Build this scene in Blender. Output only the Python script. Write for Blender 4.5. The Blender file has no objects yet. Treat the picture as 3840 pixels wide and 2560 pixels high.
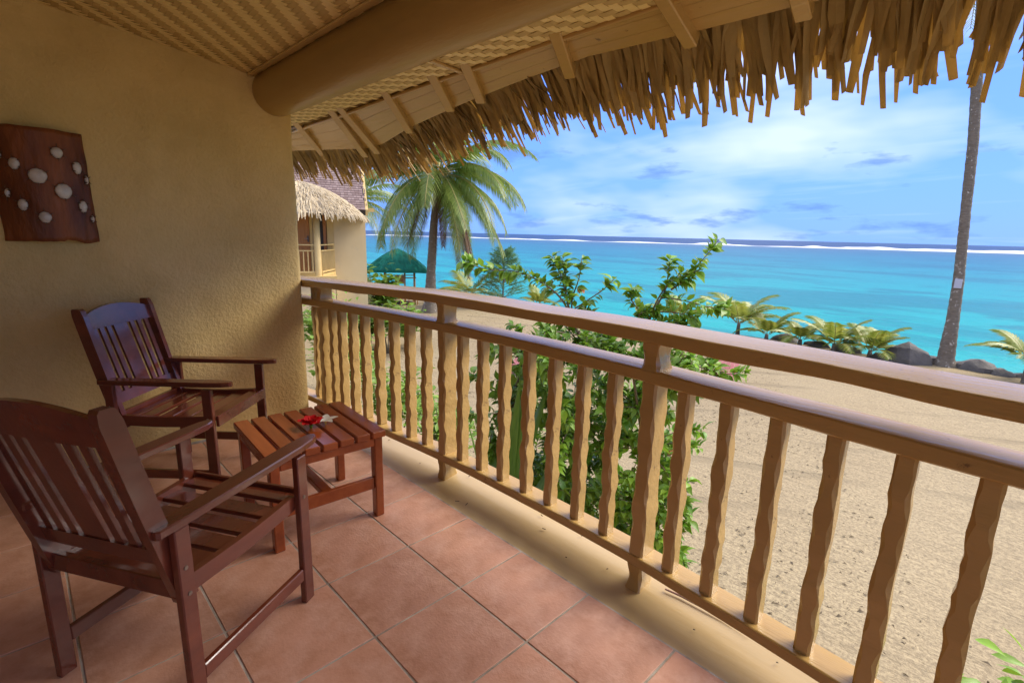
import bpy, math, random
from mathutils import Vector, Matrix, noise
random.seed(7)
SC = bpy.context.scene
COL = SC.collection
R = math.radians

# ------------------------------------------------------------------ camera
cam_d = bpy.data.cameras.new('camera'); cam = bpy.data.objects.new('camera', cam_d); COL.objects.link(cam)
cam_d.sensor_width = 36.0; cam_d.lens = 17.84; cam_d.clip_start = 0.02; cam_d.clip_end = 90000
CAM = Vector((2.0717, -1.4172, 1.3373))
yaw, pitch, roll = R(-45.5185), R(11.9477), R(-1.4109)
fwd = Vector((math.sin(yaw)*math.cos(pitch), math.cos(yaw)*math.cos(pitch), -math.sin(pitch)))
rgt = Vector((math.cos(yaw), -math.sin(yaw), 0)); dwn = fwd.cross(rgt)
r2 = math.cos(roll)*rgt + math.sin(roll)*dwn; d2 = -math.sin(roll)*rgt + math.cos(roll)*dwn
cam.matrix_world = Matrix(((r2.x, -d2.x, -fwd.x, CAM.x), (r2.y, -d2.y, -fwd.y, CAM.y), (r2.z, -d2.z, -fwd.z, CAM.z), (0, 0, 0, 1)))
SC.camera = cam

# ------------------------------------------------------------------ light
SUN_AZ, SUN_EL = R(33), R(43)            # azimuth from +Y (the sea) towards +X
W = bpy.data.worlds.new('World'); SC.world = W; W.use_nodes = True
wn = W.node_tree; wn.nodes.clear()
def N(t, typ, **kw):
    n = t.nodes.new(typ)
    for k, v in kw.items(): setattr(n, k, v)
    return n
def LK(t, a, b): t.links.new(a, b)
def mth(t, op, a, b=None, c=None, clamp=False):
    n = N(t, 'ShaderNodeMath', operation=op, use_clamp=clamp)
    for i, v in enumerate((a, b, c)):
        if v is None: continue
        if isinstance(v, (int, float)): n.inputs[i].default_value = v
        else: LK(t, v, n.inputs[i])
    return n.outputs[0]
def mixc(t, f, a, b, mode='MIX'):
    n = N(t, 'ShaderNodeMix', data_type='RGBA', blend_type=mode)
    for i, v in ((0, f), (6, a), (7, b)):
        if isinstance(v, (int, float)): n.inputs[i].default_value = v
        elif isinstance(v, (tuple, list)): n.inputs[i].default_value = (*v[:3], 1)
        else: LK(t, v, n.inputs[i])
    return n.outputs[2]
def ramp(t, f, stops):
    n = N(t, 'ShaderNodeValToRGB'); LK(t, f, n.inputs[0]); e = n.color_ramp.elements
    while len(e) < len(stops): e.new(0.5)
    for el, (p, c) in zip(e, stops):
        el.position = p; el.color = (*c, 1) if isinstance(c, (tuple, list)) else (c, c, c, 1)
    return n.outputs[0]
def noi(t, vec, scale, detail=3, rough=.55):
    n = N(t, 'ShaderNodeTexNoise'); n.inputs['Scale'].default_value = scale
    n.inputs['Detail'].default_value = detail; n.inputs['Roughness'].default_value = rough
    if vec is not None: LK(t, vec, n.inputs['Vector'])
    return n.outputs['Fac']
def mapv(t, vec, sc=(1, 1, 1), loc=(0, 0, 0), rot=(0, 0, 0)):
    n = N(t, 'ShaderNodeMapping'); n.inputs['Scale'].default_value = sc
    n.inputs['Location'].default_value = loc; n.inputs['Rotation'].default_value = rot
    LK(t, vec, n.inputs['Vector']); return n.outputs[0]

sky = N(wn, 'ShaderNodeTexSky', sky_type='NISHITA', sun_disc=False)
sky.sun_elevation = SUN_EL; sky.sun_rotation = SUN_AZ; sky.altitude = 0
sky.air_density = 1.0; sky.dust_density = 0.3; sky.ozone_density = 3.0
tc = N(wn, 'ShaderNodeTexCoord'); dirv = tc.outputs['Generated']
sp = N(wn, 'ShaderNodeSeparateXYZ'); LK(wn, dirv, sp.inputs[0])
el = mth(wn, 'MAXIMUM', sp.outputs[2], 0.0)
den = mth(wn, 'ADD', el, 0.16)
px = mth(wn, 'DIVIDE', sp.outputs[0], den); py = mth(wn, 'DIVIDE', sp.outputs[1], den)
cb = N(wn, 'ShaderNodeCombineXYZ'); LK(wn, px, cb.inputs[0]); LK(wn, py, cb.inputs[1])
az = mth(wn, 'ARCTAN2', sp.outputs[0], sp.outputs[1])
cbv = N(wn, 'ShaderNodeCombineXYZ'); LK(wn, mth(wn, 'MULTIPLY', az, 2.1), cbv.inputs[0]); LK(wn, mth(wn, 'MULTIPLY', el, 6.5), cbv.inputs[1])
veil = noi(wn, mapv(wn, cbv.outputs[0], (1, 1, 1), (4.3, 2.2, 0)), 1.0, 4, .5)
veil = ramp(wn, veil, [(.45, 0.0), (.66, 1.0)])
wisp = noi(wn, mapv(wn, cb.outputs[0], (.5, 2.2, 1), (7.3, .4, 0), (0, 0, R(40))), 1.3, 6, .55)
wisp = ramp(wn, wisp, [(.54, 0.0), (.80, .7)])
# low cumulus in a band above the horizon
cb2 = N(wn, 'ShaderNodeCombineXYZ'); LK(wn, mth(wn, 'MULTIPLY', az, 7.0), cb2.inputs[0]); LK(wn, mth(wn, 'MULTIPLY', el, 26.0), cb2.inputs[1])
cum = noi(wn, cb2.outputs[0], 1.15, 5, .55)
band = ramp(wn, el, [(0.0, .75), (.035, .95), (.07, .72), (.15, .9), (.24, .25), (.4, 0.0)])
cum = ramp(wn, mth(wn, 'MULTIPLY', cum, band), [(.47, 0.0), (.56, 1.0)])
base = mixc(wn, 1.0, sky.outputs[0], (.62, .78, 1.30), 'MULTIPLY')
low = ramp(wn, el, [(0.0, .95), (.12, .92), (.5, .7), (1.0, .5)])
base = mixc(wn, low, base, ramp(wn, el, [(0.0, (.74, 1.56, 3.8)), (.10, (.70, 1.56, 4.0)), (.35, (.52, 1.22, 4.0)), (1.0, (.6, 1.4, 4.2))]))
high = ramp(wn, el, [(.26, 0.0), (.55, .75)])
c1 = mixc(wn, mth(wn, 'MAXIMUM', mth(wn, 'MULTIPLY', veil, .78), high), base, mixc(wn, high, (2.9, 3.35, 4.9), (6.2, 6.2, 7.0)))
c2 = mixc(wn, mth(wn, 'MULTIPLY', wisp, .30), c1, (3.3, 3.8, 5.2))
c3 = mixc(wn, mth(wn, 'MULTIPLY', cum, .70), c2, (.55, 1.12, 2.9))
bg = N(wn, 'ShaderNodeBackground'); LK(wn, c3, bg.inputs[0]); bg.inputs[1].default_value = 0.080
wo = N(wn, 'ShaderNodeOutputWorld'); LK(wn, bg.outputs[0], wo.inputs[0])
sd = bpy.data.lights.new('sun', 'SUN'); sun = bpy.data.objects.new('sun', sd); COL.objects.link(sun)
sd.energy = 1.5; sd.angle = R(36); sd.color = (1.0, .92, .80)
sdir = Vector((math.sin(SUN_AZ)*math.cos(SUN_EL), math.cos(SUN_AZ)*math.cos(SUN_EL), math.sin(SUN_EL)))
sun.rotation_euler = sdir.to_track_quat('Z', 'Y').to_euler(); sun.location = (20, 40, 60)
VS = SC.view_settings
VS.view_transform = 'Standard'; VS.look = 'None'; VS.gamma = 1.0; VS.use_curve_mapping = False
VS.exposure = 2.08
SC.cycles.max_bounces = 12; SC.cycles.diffuse_bounces = 8; SC.cycles.use_denoising = True

# ------------------------------------------------------------------ helpers
class MB:
    def __init__(s): s.v = []; s.f = []
    def add(s, vs, fs, M=None):
        o = len(s.v)
        s.v += [tuple(M @ Vector(v)) if M is not None else tuple(v) for v in vs]
        s.f += [tuple(i+o for i in f) for f in fs]
    def box(s, c, d, M=None, ch=0.0):
        x, y, z = d[0]/2, d[1]/2, d[2]/2
        if ch <= 0:
            vs = [(c[0]+a*x, c[1]+b*y, c[2]+e*z) for a in (-1, 1) for b in (-1, 1) for e in (-1, 1)]
            s.add(vs, [(0, 1, 3, 2), (4, 6, 7, 5), (0, 4, 5, 1), (2, 3, 7, 6), (0, 2, 6, 4), (1, 5, 7, 3)], M); return
        vs = []; ix = {}
        for a in (-1, 1):
            for b in (-1, 1):
                for e in (-1, 1):
                    for k in range(3):
                        q = [a*(x-ch), b*(y-ch), e*(z-ch)]
                        q[k] += (a, b, e)[k]*ch
                        ix[(a, b, e, k)] = len(vs); vs.append((c[0]+q[0], c[1]+q[1], c[2]+q[2]))
        fs = []
        for sg in (-1, 1):
            fs.append((ix[(sg, -1, -1, 0)], ix[(sg, 1, -1, 0)], ix[(sg, 1, 1, 0)], ix[(sg, -1, 1, 0)])[::sg])
            fs.append((ix[(-1, sg, -1, 1)], ix[(-1, sg, 1, 1)], ix[(1, sg, 1, 1)], ix[(1, sg, -1, 1)])[::sg])
            fs.append((ix[(-1, -1, sg, 2)], ix[(1, -1, sg, 2)], ix[(1, 1, sg, 2)], ix[(-1, 1, sg, 2)])[::sg])
        for a in (-1, 1):
            for b in (-1, 1):
                fs.append((ix[(a, b, -1, 0)], ix[(a, b, -1, 1)], ix[(a, b, 1, 1)], ix[(a, b, 1, 0)])[::a*b])
                fs.append((ix[(-1, a, b, 1)], ix[(-1, a, b, 2)], ix[(1, a, b, 2)], ix[(1, a, b, 1)])[::a*b])
                fs.append((ix[(a, -1, b, 2)], ix[(a, -1, b, 0)], ix[(a, 1, b, 0)], ix[(a, 1, b, 2)])[::a*b])
                for e in (-1, 1):
                    fs.append((ix[(a, b, e, 0)], ix[(a, b, e, 1)], ix[(a, b, e, 2)])[::a*b*e])
        s.add(vs, fs, M)
    def bar(s, a, b, w, h, up=(0, 0, 1), ch=.003):
        a = Vector(a); b = Vector(b); z = (b-a); L = z.length; z.normalize()
        x = Vector(up).cross(z)
        if x.length < 1e-5: x = Vector((1, 0, 0)).cross(z)
        x.normalize(); y = z.cross(x)
        M = Matrix(((x.x, y.x, z.x, a.x), (x.y, y.y, z.y, a.y), (x.z, y.z, z.z, a.z), (0, 0, 0, 1)))
        s.box((0, 0, L/2), (w, h, L), M, ch)
    def tube(s, pts, rad, n=8, cap=True):
        pts = [Vector(p) for p in pts]
        if not isinstance(rad, (list, tuple)): rad = [rad]*len(pts)
        o = len(s.v); t0 = None
        for i, p in enumerate(pts):
            t = (pts[min(i+1, len(pts)-1)]-pts[max(i-1, 0)]).normalized()
            if t0 is None:
                x = t.orthogonal().normalized()
            else:
                x = (x - t*x.dot(t)).normalized()
            t0 = t; y = t.cross(x)
            for k in range(n):
                a = 2*math.pi*k/n; s.v.append(tuple(p+(x*math.cos(a)+y*math.sin(a))*rad[i]))
        for i in range(len(pts)-1):
            for k in range(n):
                k2 = (k+1) % n; s.f.append((o+i*n+k, o+i*n+k2, o+(i+1)*n+k2, o+(i+1)*n+k))
        if cap:
            s.f.append(tuple(o+k for k in range(n))[::-1]); e = o+(len(pts)-1)*n
            s.f.append(tuple(e+k for k in range(n)))
    def loft(s, secs, cap=True, closed=True):
        n = len(secs[0]); o = len(s.v)
        for q in secs: s.v += [tuple(v) for v in q]
        for i in range(len(secs)-1):
            for k in range(n if closed else n-1):
                k2 = (k+1) % n; s.f.append((o+i*n+k, o+i*n+k2, o+(i+1)*n+k2, o+(i+1)*n+k))
        if cap and closed:
            s.f.append(tuple(o+k for k in range(n))[::-1]); e = o+(len(secs)-1)*n
            s.f.append(tuple(e+k for k in range(n)))
    def quad(s, a, b, c, d): o = len(s.v); s.v += [tuple(a), tuple(b), tuple(c), tuple(d)]; s.f.append((o, o+1, o+2, o+3))
    def mesh(s, name, m=None, smooth=False):
        me = bpy.data.meshes.new(name); me.from_pydata(s.v, [], s.f); me.update()
        if smooth: me.polygons.foreach_set('use_smooth', [True]*len(me.polygons))
        if m: me.materials.append(m)
        return me
    def build(s, name, m, parent=None, smooth=False, kind=None):
        return link(name, s.mesh(name, m, smooth), parent, kind)
def link(name, me, parent=None, kind=None, loc=None):
    o = bpy.data.objects.new(name, me); COL.objects.link(o)
    if parent is not None: o.parent = parent
    if kind: o['kind'] = kind
    if loc is not None: o.location = loc
    return o
def tag(o, label, cat, group=None):
    o['label'] = label; o['category'] = cat
    if group: o['group'] = group
    return o
def thing(name, label, cat, loc=(0, 0, 0), rz=0, group=None):
    o = bpy.data.objects.new(name, None); COL.objects.link(o); o.empty_display_size = .1
    o.location = loc; o.rotation_euler = (0, 0, rz); return tag(o, label, cat, group)
def smooth_by_angle(o, ang=40):
    me = o.data; me.polygons.foreach_set('use_smooth', [True]*len(me.polygons))
    try: me.set_sharp_from_angle(angle=R(ang))
    except Exception: pass
def nz(x, y=0, z=0): return noise.noise((x, y, z))
def interp(tab, x):
    if x <= tab[0][0]: return tab[0][1]
    for (a, b), (c, d) in zip(tab, tab[1:]):
        if x <= c: return b+(d-b)*(x-a)/(c-a)
    return tab[-1][1]

# ------------------------------------------------------------------ materials
def mat(name, col, rough=.6, spec=.5, var=None, vs=3.0, vstretch=(1, 1, 1), bump=0, bs=40, bstretch=None, obj_rand=0, isl=None, coord='Object', bd=4,
        dirt=None, ds=2.0, dthr=(.55, .75), transl=0, coat=0, dist=.01):
    m = bpy.data.materials.new(name); m.use_nodes = True; t = m.node_tree
    b = t.nodes['Principled BSDF']; out = t.nodes['Material Output']
    tcn = N(t, 'ShaderNodeTexCoord'); v = tcn.outputs[coord]
    c = None
    if var is not None:
        f = noi(t, mapv(t, v, vstretch), vs, 5, .6); f = ramp(t, f, [(.3, 0.0), (.7, 1.0)])
        c = mixc(t, f, col, var)
    if isl is not None:
        g = N(t, 'ShaderNodeNewGeometry'); c = mixc(t, g.outputs['Random Per Island'], c if c is not None else col, isl)
    if obj_rand:
        oi = N(t, 'ShaderNodeObjectInfo'); k = mth(t, 'MULTIPLY_ADD', oi.outputs['Random'], 2*obj_rand, 1-obj_rand)
        cb_ = N(t, 'ShaderNodeCombineColor')
        for i in range(3): LK(t, k, cb_.inputs[i])
        c = mixc(t, 1.0, c if c is not None else col, cb_.outputs[0], 'MULTIPLY')
    if dirt is not None:
        f = noi(t, v, ds, 6, .65); f = ramp(t, f, [(dthr[0], 0.0), (dthr[1], 1.0)]); c = mixc(t, f, c if c is not None else col, dirt)
    if c is None: b.inputs['Base Color'].default_value = (*col, 1)
    else: LK(t, c, b.inputs['Base Color'])
    b.inputs['Roughness'].default_value = rough; b.inputs['Specular IOR Level'].default_value = spec
    if coat: b.inputs['Coat Weight'].default_value = coat; b.inputs['Coat Roughness'].default_value = .12
    if bump:
        f = noi(t, mapv(t, v, bstretch or (1, 1, 1)), bs, bd, .6)
        bn = N(t, 'ShaderNodeBump'); bn.inputs['Strength'].default_value = bump; bn.inputs['Distance'].default_value = dist
        LK(t, f, bn.inputs['Height']); LK(t, bn.outputs[0], b.inputs['Normal'])
    if transl:
        tr = N(t, 'ShaderNodeBsdfTranslucent'); mx = N(t, 'ShaderNodeMixShader'); mx.inputs[0].default_value = transl
        if c is None: tr.inputs[0].default_value = (*col, 1)
        else: LK(t, c, tr.inputs[0])
        LK(t, b.outputs[0], mx.inputs[1]); LK(t, tr.outputs[0], mx.inputs[2]); LK(t, mx.outputs[0], out.inputs[0])
    return m

M = {}
M['plaster'] = mat('plaster', (.70, .52, .22), .85, .2, var=(.60, .43, .165), vs=1.8, dirt=(.52, .37, .135), ds=1.1, dthr=(.48, .70), bump=.65, bs=48, bd=8, dist=.014)
M['plaster_out'] = mat('plaster_outside', (.66, .52, .29), .85, .2, var=(.59, .45, .24), vs=.8, bump=.3, bs=30, dirt=(.36, .32, .24), ds=.9, dthr=(.58, .85))
M['paint'] = mat('ochre_paint', (.47, .30, .10), .22, .6, var=(.39, .24, .075), vs=4, vstretch=(.3, 1, 1), bump=.5, bs=34, bstretch=(.10, 1, 1), dirt=(.17, .10, .045), ds=17, dthr=(.66, .72), dist=.007)
M['paint2'] = mat('ochre_paint_beam', (.41, .265, .08), .38, .45, var=(.34, .21, .06), vs=3, vstretch=(.25, 1, 1), bump=.35, bs=14, bstretch=(.2, 1, 1), dist=.012)
M['sill'] = mat('sill_paint', (.50, .365, .175), .28, .5, var=(.43, .30, .135), vs=3, vstretch=(.3, 1, 1), bump=.15, bs=20, bstretch=(.15, 1, 1), dirt=(.18, .10, .05), ds=22, dthr=(.70, .76))
M['bamboo_warp'] = mat('bamboo_warp', (.84, .67, .31), .34, .5, var=(.75, .57, .24), vs=25, isl=(.76, .57, .24), bump=.25, bs=60, bstretch=(1, .1, 1))
M['bamboo_weft'] = mat('bamboo_weft', (.46, .315, .11), .5, .4, var=(.38, .25, .08), vs=25, isl=(.56, .40, .16), bump=.25, bs=60, bstretch=(.1, 1, 1))
M['mat_back'] = mat('mat_back', (.22, .14, .05), .8, .1)
M['thatch'] = mat('dry_leaf_strand', (.50, .33, .115), .5, .35, var=(.22, .15, .065), vs=7, isl=(.56, .40, .155), bump=.3, bs=60, transl=.5)
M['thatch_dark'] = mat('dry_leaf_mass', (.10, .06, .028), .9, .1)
M['tile'] = mat('terracotta', (.61, .32, .21), .30, .45, var=(.47, .225, .13), vs=2.6, obj_rand=.09, bump=.22, bs=30, dirt=(.67, .39, .275), ds=3.0, dthr=(.45, .75), coord='Generated')
M['grout'] = mat('grout', (.60, .55, .46), .9, .1, var=(.26, .22, .17), vs=9, bump=.4, bs=120)
M['redwood'] = mat('dark_red_wood', (.17, .038, .016), .24, .5, var=(.095, .02, .010), vs=10, vstretch=(1, .25, 1), obj_rand=.12, bump=.06, bs=60, coat=.45)
M['table'] = mat('orange_red_wood', (.36, .085, .02), .22, .5, var=(.23, .045, .01), vs=12, vstretch=(.2, 1, 1), obj_rand=.12, bump=.25, bs=45, bstretch=(.12, 1, 1), coat=.3, dist=.004)
M['screw'] = mat('screw_metal', (.30, .26, .22), .4, .6); M['screw'].node_tree.nodes['Principled BSDF'].inputs['Metallic'].default_value = 1
M['bark_panel'] = mat('bark_panel', (.30, .095, .026), .45, .25, var=(.085, .022, .009), vs=8, vstretch=(1, 1, .25), bump=.9, bs=10, bstretch=(1, 1, .35), dist=.02)
M['shell'] = mat('shell', (.62, .57, .48), .28, .5, var=(.42, .38, .33), vs=30, bump=.2, bs=60)
M['peg'] = mat('peg', (.10, .05, .025), .5, .4)
M['red_petal'] = mat('red_petal', (.80, .010, .012), .5, .3, var=(.55, .005, .008), vs=60, bump=.5, bs=120, transl=.25)
M['white_petal'] = mat('white_petal', (.80, .78, .66), .5, .3, transl=.25)
M['yellow'] = mat('yellow_throat', (.75, .55, .12), .5, .3)
M['orange_petal'] = mat('orange_petal', (.72, .30, .14), .5, .3, transl=.3)
def leafmat(name, a, b, c, tr=.35, rough=.42, spec=.45):
    return mat(name, a, rough, spec, var=b, vs=5, isl=c, obj_rand=.38, transl=tr)
M['leaf'] = leafmat('hibiscus_leaf', (.16, .34, .02), (.10, .24, .02), (.27, .42, .04))
M['leaf_hedge'] = leafmat('hedge_leaf', (.13, .27, .022), (.08, .18, .018), (.23, .33, .04))
M['leaf_grey'] = leafmat('grey_green_leaf', (.10, .13, .06), (.07, .10, .045), (.16, .17, .08))
M['strap'] = mat('strap_leaf', (.075, .16, .022), .35, .5, var=(.12, .22, .03), vs=8, vstretch=(8, .3, 1), transl=.3)
M['frond'] = mat('palm_frond', (.18, .26, .04), .40, .5, var=(.11, .19, .028), vs=3, isl=(.26, .31, .06), transl=.4)
M['frond_y'] = mat('young_frond', (.21, .29, .035), .42, .45, var=(.14, .22, .03), vs=3, isl=(.34, .34, .06), transl=.35)
M['frond_dead'] = mat('dead_frond', (.17, .095, .055), .7, .2, isl=(.11, .06, .035), transl=.15)
M['rachis'] = mat('frond_rib', (.33, .28, .08), .5, .3)
M['casuarina'] = mat('feathery_leaf', (.12, .26, .12), .6, .2, isl=(.20, .34, .15), transl=.4)
M['trunk'] = mat('palm_trunk', (.215, .18, .135), .85, .2, var=(.125, .10, .075), vs=6, vstretch=(1, 1, 4), dirt=(.55, .50, .43), ds=9, dthr=(.60, .68), bump=.7, bs=10, bstretch=(1, 1, 3), dist=.03)
M['stem'] = mat('bush_stem', (.13, .10, .065), .8, .2, var=(.20, .15, .09), vs=14, bump=.4, bs=40)
M['rock'] = mat('dark_rock', (.085, .077, .07), .8, .3, var=(.13, .115, .10), vs=3, obj_rand=.2, bump=.7, bs=6, dist=.05)
M['lounger'] = mat('red_painted_wood', (.30, .085, .075), .5, .4, var=(.36, .12, .11), vs=5, obj_rand=.1, bump=.2, bs=40)
M['door'] = mat('varnished_door', (.44, .19, .05), .35, .5, var=(.34, .135, .03), vs=8, vstretch=(3, 3, .3))
M['dark'] = mat('dark_opening', (.03, .025, .02), .5, .4)
M['handle'] = mat('dark_metal', (.05, .05, .05), .35, .6)
M['cream'] = mat('cream_paint', (.60, .43, .17), .5, .4, var=(.52, .36, .13), vs=3)
M['pthatch'] = mat('pale_thatch', (.46, .36, .21), .8, .2, var=(.33, .25, .14), vs=2, isl=(.56, .46, .30), bump=.3, bs=30)
M['shingle'] = mat('roof_shingle', (.17, .115, .10), .8, .2, isl=(.26, .19, .17), bump=.4, bs=30)
M['green_thatch'] = mat('green_roof', (.008, .15, .105), .85, .15, var=(.02, .10, .075), vs=5, isl=(.015, .20, .14), dirt=(.12, .19, .14), ds=7, dthr=(.64, .75), bump=.6, bs=14)
M['bamboo_pole'] = mat('bamboo_pole', (.45, .23, .075), .45, .4, var=(.34, .16, .05), vs=6)
M['plate'] = mat('metal_plate', (.42, .44, .50), .4, .5)
M['litter'] = mat('leaf_litter', (.10, .075, .045), .8, .2, isl=(.18, .135, .075))
M['twig'] = mat('twig', (.30, .17, .13), .7, .2)

# sand: fine grain with raked streaks
def sand_mat():
    m = bpy.data.materials.new('sand'); m.use_nodes = True; t = m.node_tree; b = t.nodes['Principled BSDF']
    v = N(t, 'ShaderNodeTexCoord').outputs['Object']
    big = noi(t, v, .35, 5, .6); fine = noi(t, v, 26, 4, .7); streak = noi(t, mapv(t, v, (.9, 7, 1), (0, 0, 0), (0, 0, R(-28))), 1.1, 5, .65)
    c = mixc(t, ramp(t, big, [(.3, 0.0), (.7, 1.0)]), (.385, .305, .18), (.325, .25, .145))
    c = mixc(t, ramp(t, fine, [(.40, .75), (.60, 0.0)]), c, (.20, .155, .095))
    c = mixc(t, mth(t, 'MULTIPLY', ramp(t, streak, [(.5, 0.0), (.72, 1.0)]), .35), c, (.24, .19, .115))
    wv = N(t, 'ShaderNodeTexWave', wave_type='BANDS', bands_direction='X'); wv.inputs['Scale'].default_value = .22; wv.inputs['Distortion'].default_value = 5.0; wv.inputs['Detail'].default_value = 3; wv.inputs['Detail Scale'].default_value = .35
    LK(t, mapv(t, v, (1, 1, 1), (0, 0, 0), (0, 0, R(58))), wv.inputs['Vector'])
    trk = ramp(t, wv.outputs['Fac'], [(.90, 0.0), (.97, 1.0)]); trk = mth(t, 'MULTIPLY', trk, ramp(t, noi(t, v, .5, 3, .5), [(.45, 0.0), (.6, 1.0)]))
    c = mixc(t, mth(t, 'MULTIPLY', trk, .55), c, (.21, .165, .10))
    LK(t, c, b.inputs['Base Color']); b.inputs['Roughness'].default_value = .95; b.inputs['Specular IOR Level'].default_value = .1
    h = mth(t, 'SUBTRACT', mth(t, 'ADD', mth(t, 'MULTIPLY', fine, .5), mth(t, 'MULTIPLY', streak, 1.2)), trk)
    bn = N(t, 'ShaderNodeBump'); bn.inputs['Strength'].default_value = .9; bn.inputs['Distance'].default_value = .04
    LK(t, h, bn.inputs['Height']); LK(t, bn.outputs[0], b.inputs['Normal']); return m
M['sand'] = sand_mat()
# water: shallow lagoon over pale sand and coral patches, then deep sea beyond the reef (colour follows the depth)
def sea_mat():
    m = bpy.data.materials.new('sea_water'); m.use_nodes = True; t = m.node_tree; b = t.nodes['Principled BSDF']
    v = N(t, 'ShaderNodeTexCoord').outputs['Object']; s = N(t, 'ShaderNodeSeparateXYZ'); LK(t, v, s.inputs[0])
    q = mth(t, 'SUBTRACT', s.outputs[1], mth(t, 'MULTIPLY', s.outputs[0], .38))
    wob = noi(t, mapv(t, v, (.02, .03, 1)), 1, 3, .5)
    q = mth(t, 'ADD', q, mth(t, 'MULTIPLY', mth(t, 'SUBTRACT', wob, .5), 30))
    k = mth(t, 'DIVIDE', q, 520.0, clamp=True)
    c = ramp(t, k, [(.02, (.03, .29, .25)), (.06, (.001, .25, .235)), (.14, (.001, .205, .22)), (.30, (.004, .14, .19)), (.62, (.018, .10, .165)), (.93, (.05, .098, .15)), (.985, (.005, .022, .072))])
    pat = noi(t, mapv(t, v, (.10, .22, 1), (0, 0, 0), (0, 0, R(20))), 1.0, 5, .62)
    pat2 = noi(t, mapv(t, v, (.035, .10, 1), (5, 3, 0), (0, 0, R(20))), 1.0, 4, .55)
    f = mth(t, 'MULTIPLY', mth(t, 'MAXIMUM', ramp(t, pat, [(.53, 0.0), (.59, .9)]), ramp(t, pat2, [(.51, 0.0), (.60, .9)])), ramp(t, k, [(.03, .2), (.08, .55), (.6, .5), (.95, .2)]))
    c = mixc(t, f, c, (.003, .065, .11))
    LK(t, c, b.inputs['Base Color']); b.inputs['Roughness'].default_value = .35; b.inputs['Specular IOR Level'].default_value = .08
    w1 = noi(t, mapv(t, v, (.9, 1.8, 1), (0, 0, 0), (0, 0, R(20))), 1.4, 5, .6)
    w2 = noi(t, mapv(t, v, (.12, .4, 1), (0, 0, 0), (0, 0, R(20))), 1.0, 3, .5)
    bn = N(t, 'ShaderNodeBump'); bn.inputs['Strength'].default_value = .6; bn.inputs['Distance'].default_value = .25
    LK(t, mth(t, 'ADD', w1, mth(t, 'MULTIPLY', w2, 1.5)), bn.inputs['Height']); LK(t, bn.outputs[0], b.inputs['Normal']); return m
M['sea'] = sea_mat()
M['foam'] = mat('foam', (.62, .64, .66), .9, .1)

GZ = -2.55; SEA = -3.7
exec_parts = []

# ------------------------------------------------------------------ ground and sea
def ground():
    mb = MB()
    xs = [-20000, -400, -120, -60] + [-45+1.5*i for i in range(50)] + [60, 120, 400, 20000]
    ys = [-400, -120, -40] + [-12+1.0*i for i in range(40)] + [30, 34]
    def z(x, y):
        s = 20.6 + .7*nz(x*.13, 3.3) - (max(0, -x-14)*.12)
        if y > s: return max(GZ - (y-s)*.62 - .1, -6)
        return GZ + .035*nz(x*.5, y*.5) + .02*nz(x*1.7, y*1.7)
    n = len(ys)
    for x in xs:
        for y in ys: mb.v.append((x, y, z(x, y)))
    for i in range(len(xs)-1):
        for j in range(n-1): mb.f.append((i*n+j, (i+1)*n+j, (i+1)*n+j+1, i*n+j+1))
    mb.build('sand_ground', M['sand'], smooth=True, kind='structure')
    s = MB(); xs = [-40000, -3000, -600, -150, 0, 150, 600, 3000, 40000]; ys = [15, 60, 200, 600, 2000, 60000]
    for x in xs:
        for y in ys: s.v.append((x, y, SEA))
    n = len(ys)
    for i in range(len(xs)-1):
        for j in range(n-1): s.f.append((i*n+j, (i+1)*n+j, (i+1)*n+j+1, i*n+j+1))
    s.build('sea', M['sea'], kind='structure')
    # breakers on the reef: real ridges of white water
    f = MB()
    def ridge(x0, x1, dq, h, w, seed, gap=0):
        x = x0; secs = []
        while x <= x1:
            y = 508+dq+.38*x+6*nz(x*.02, seed)
            hh = h*(.55+.75*abs(nz(x*.07, seed+1))+.35*abs(nz(x*.3, seed+4)))
            if not gap: hh *= max(.18, min(1.25, .75+1.5*nz(x*.045, seed+7)))
            if gap: hh *= max(.02, min(1, (nz(x*.035, seed+7)+.12)*5))
            ww = w*(1+.5*nz(x*.05, seed+2))
            secs.append([(x, y-ww, SEA-.2), (x, y-ww*.5, SEA+hh*.45), (x, y-ww*.1, SEA+hh), (x, y+ww*.35, SEA+hh*.8), (x, y+ww, SEA-.2)])
            x += 4
        f.loft(secs, closed=False, cap=False)
    ridge(-1300, 700, 0, .85, 6, 1.3)
    ridge(-230, 700, 45, 1.7, 6, 8.1, gap=1); ridge(-110, 700, 95, 1.7, 6, 15.7, gap=1)
    f.build('surf', M['foam'], kind='stuff')
ground()

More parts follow.
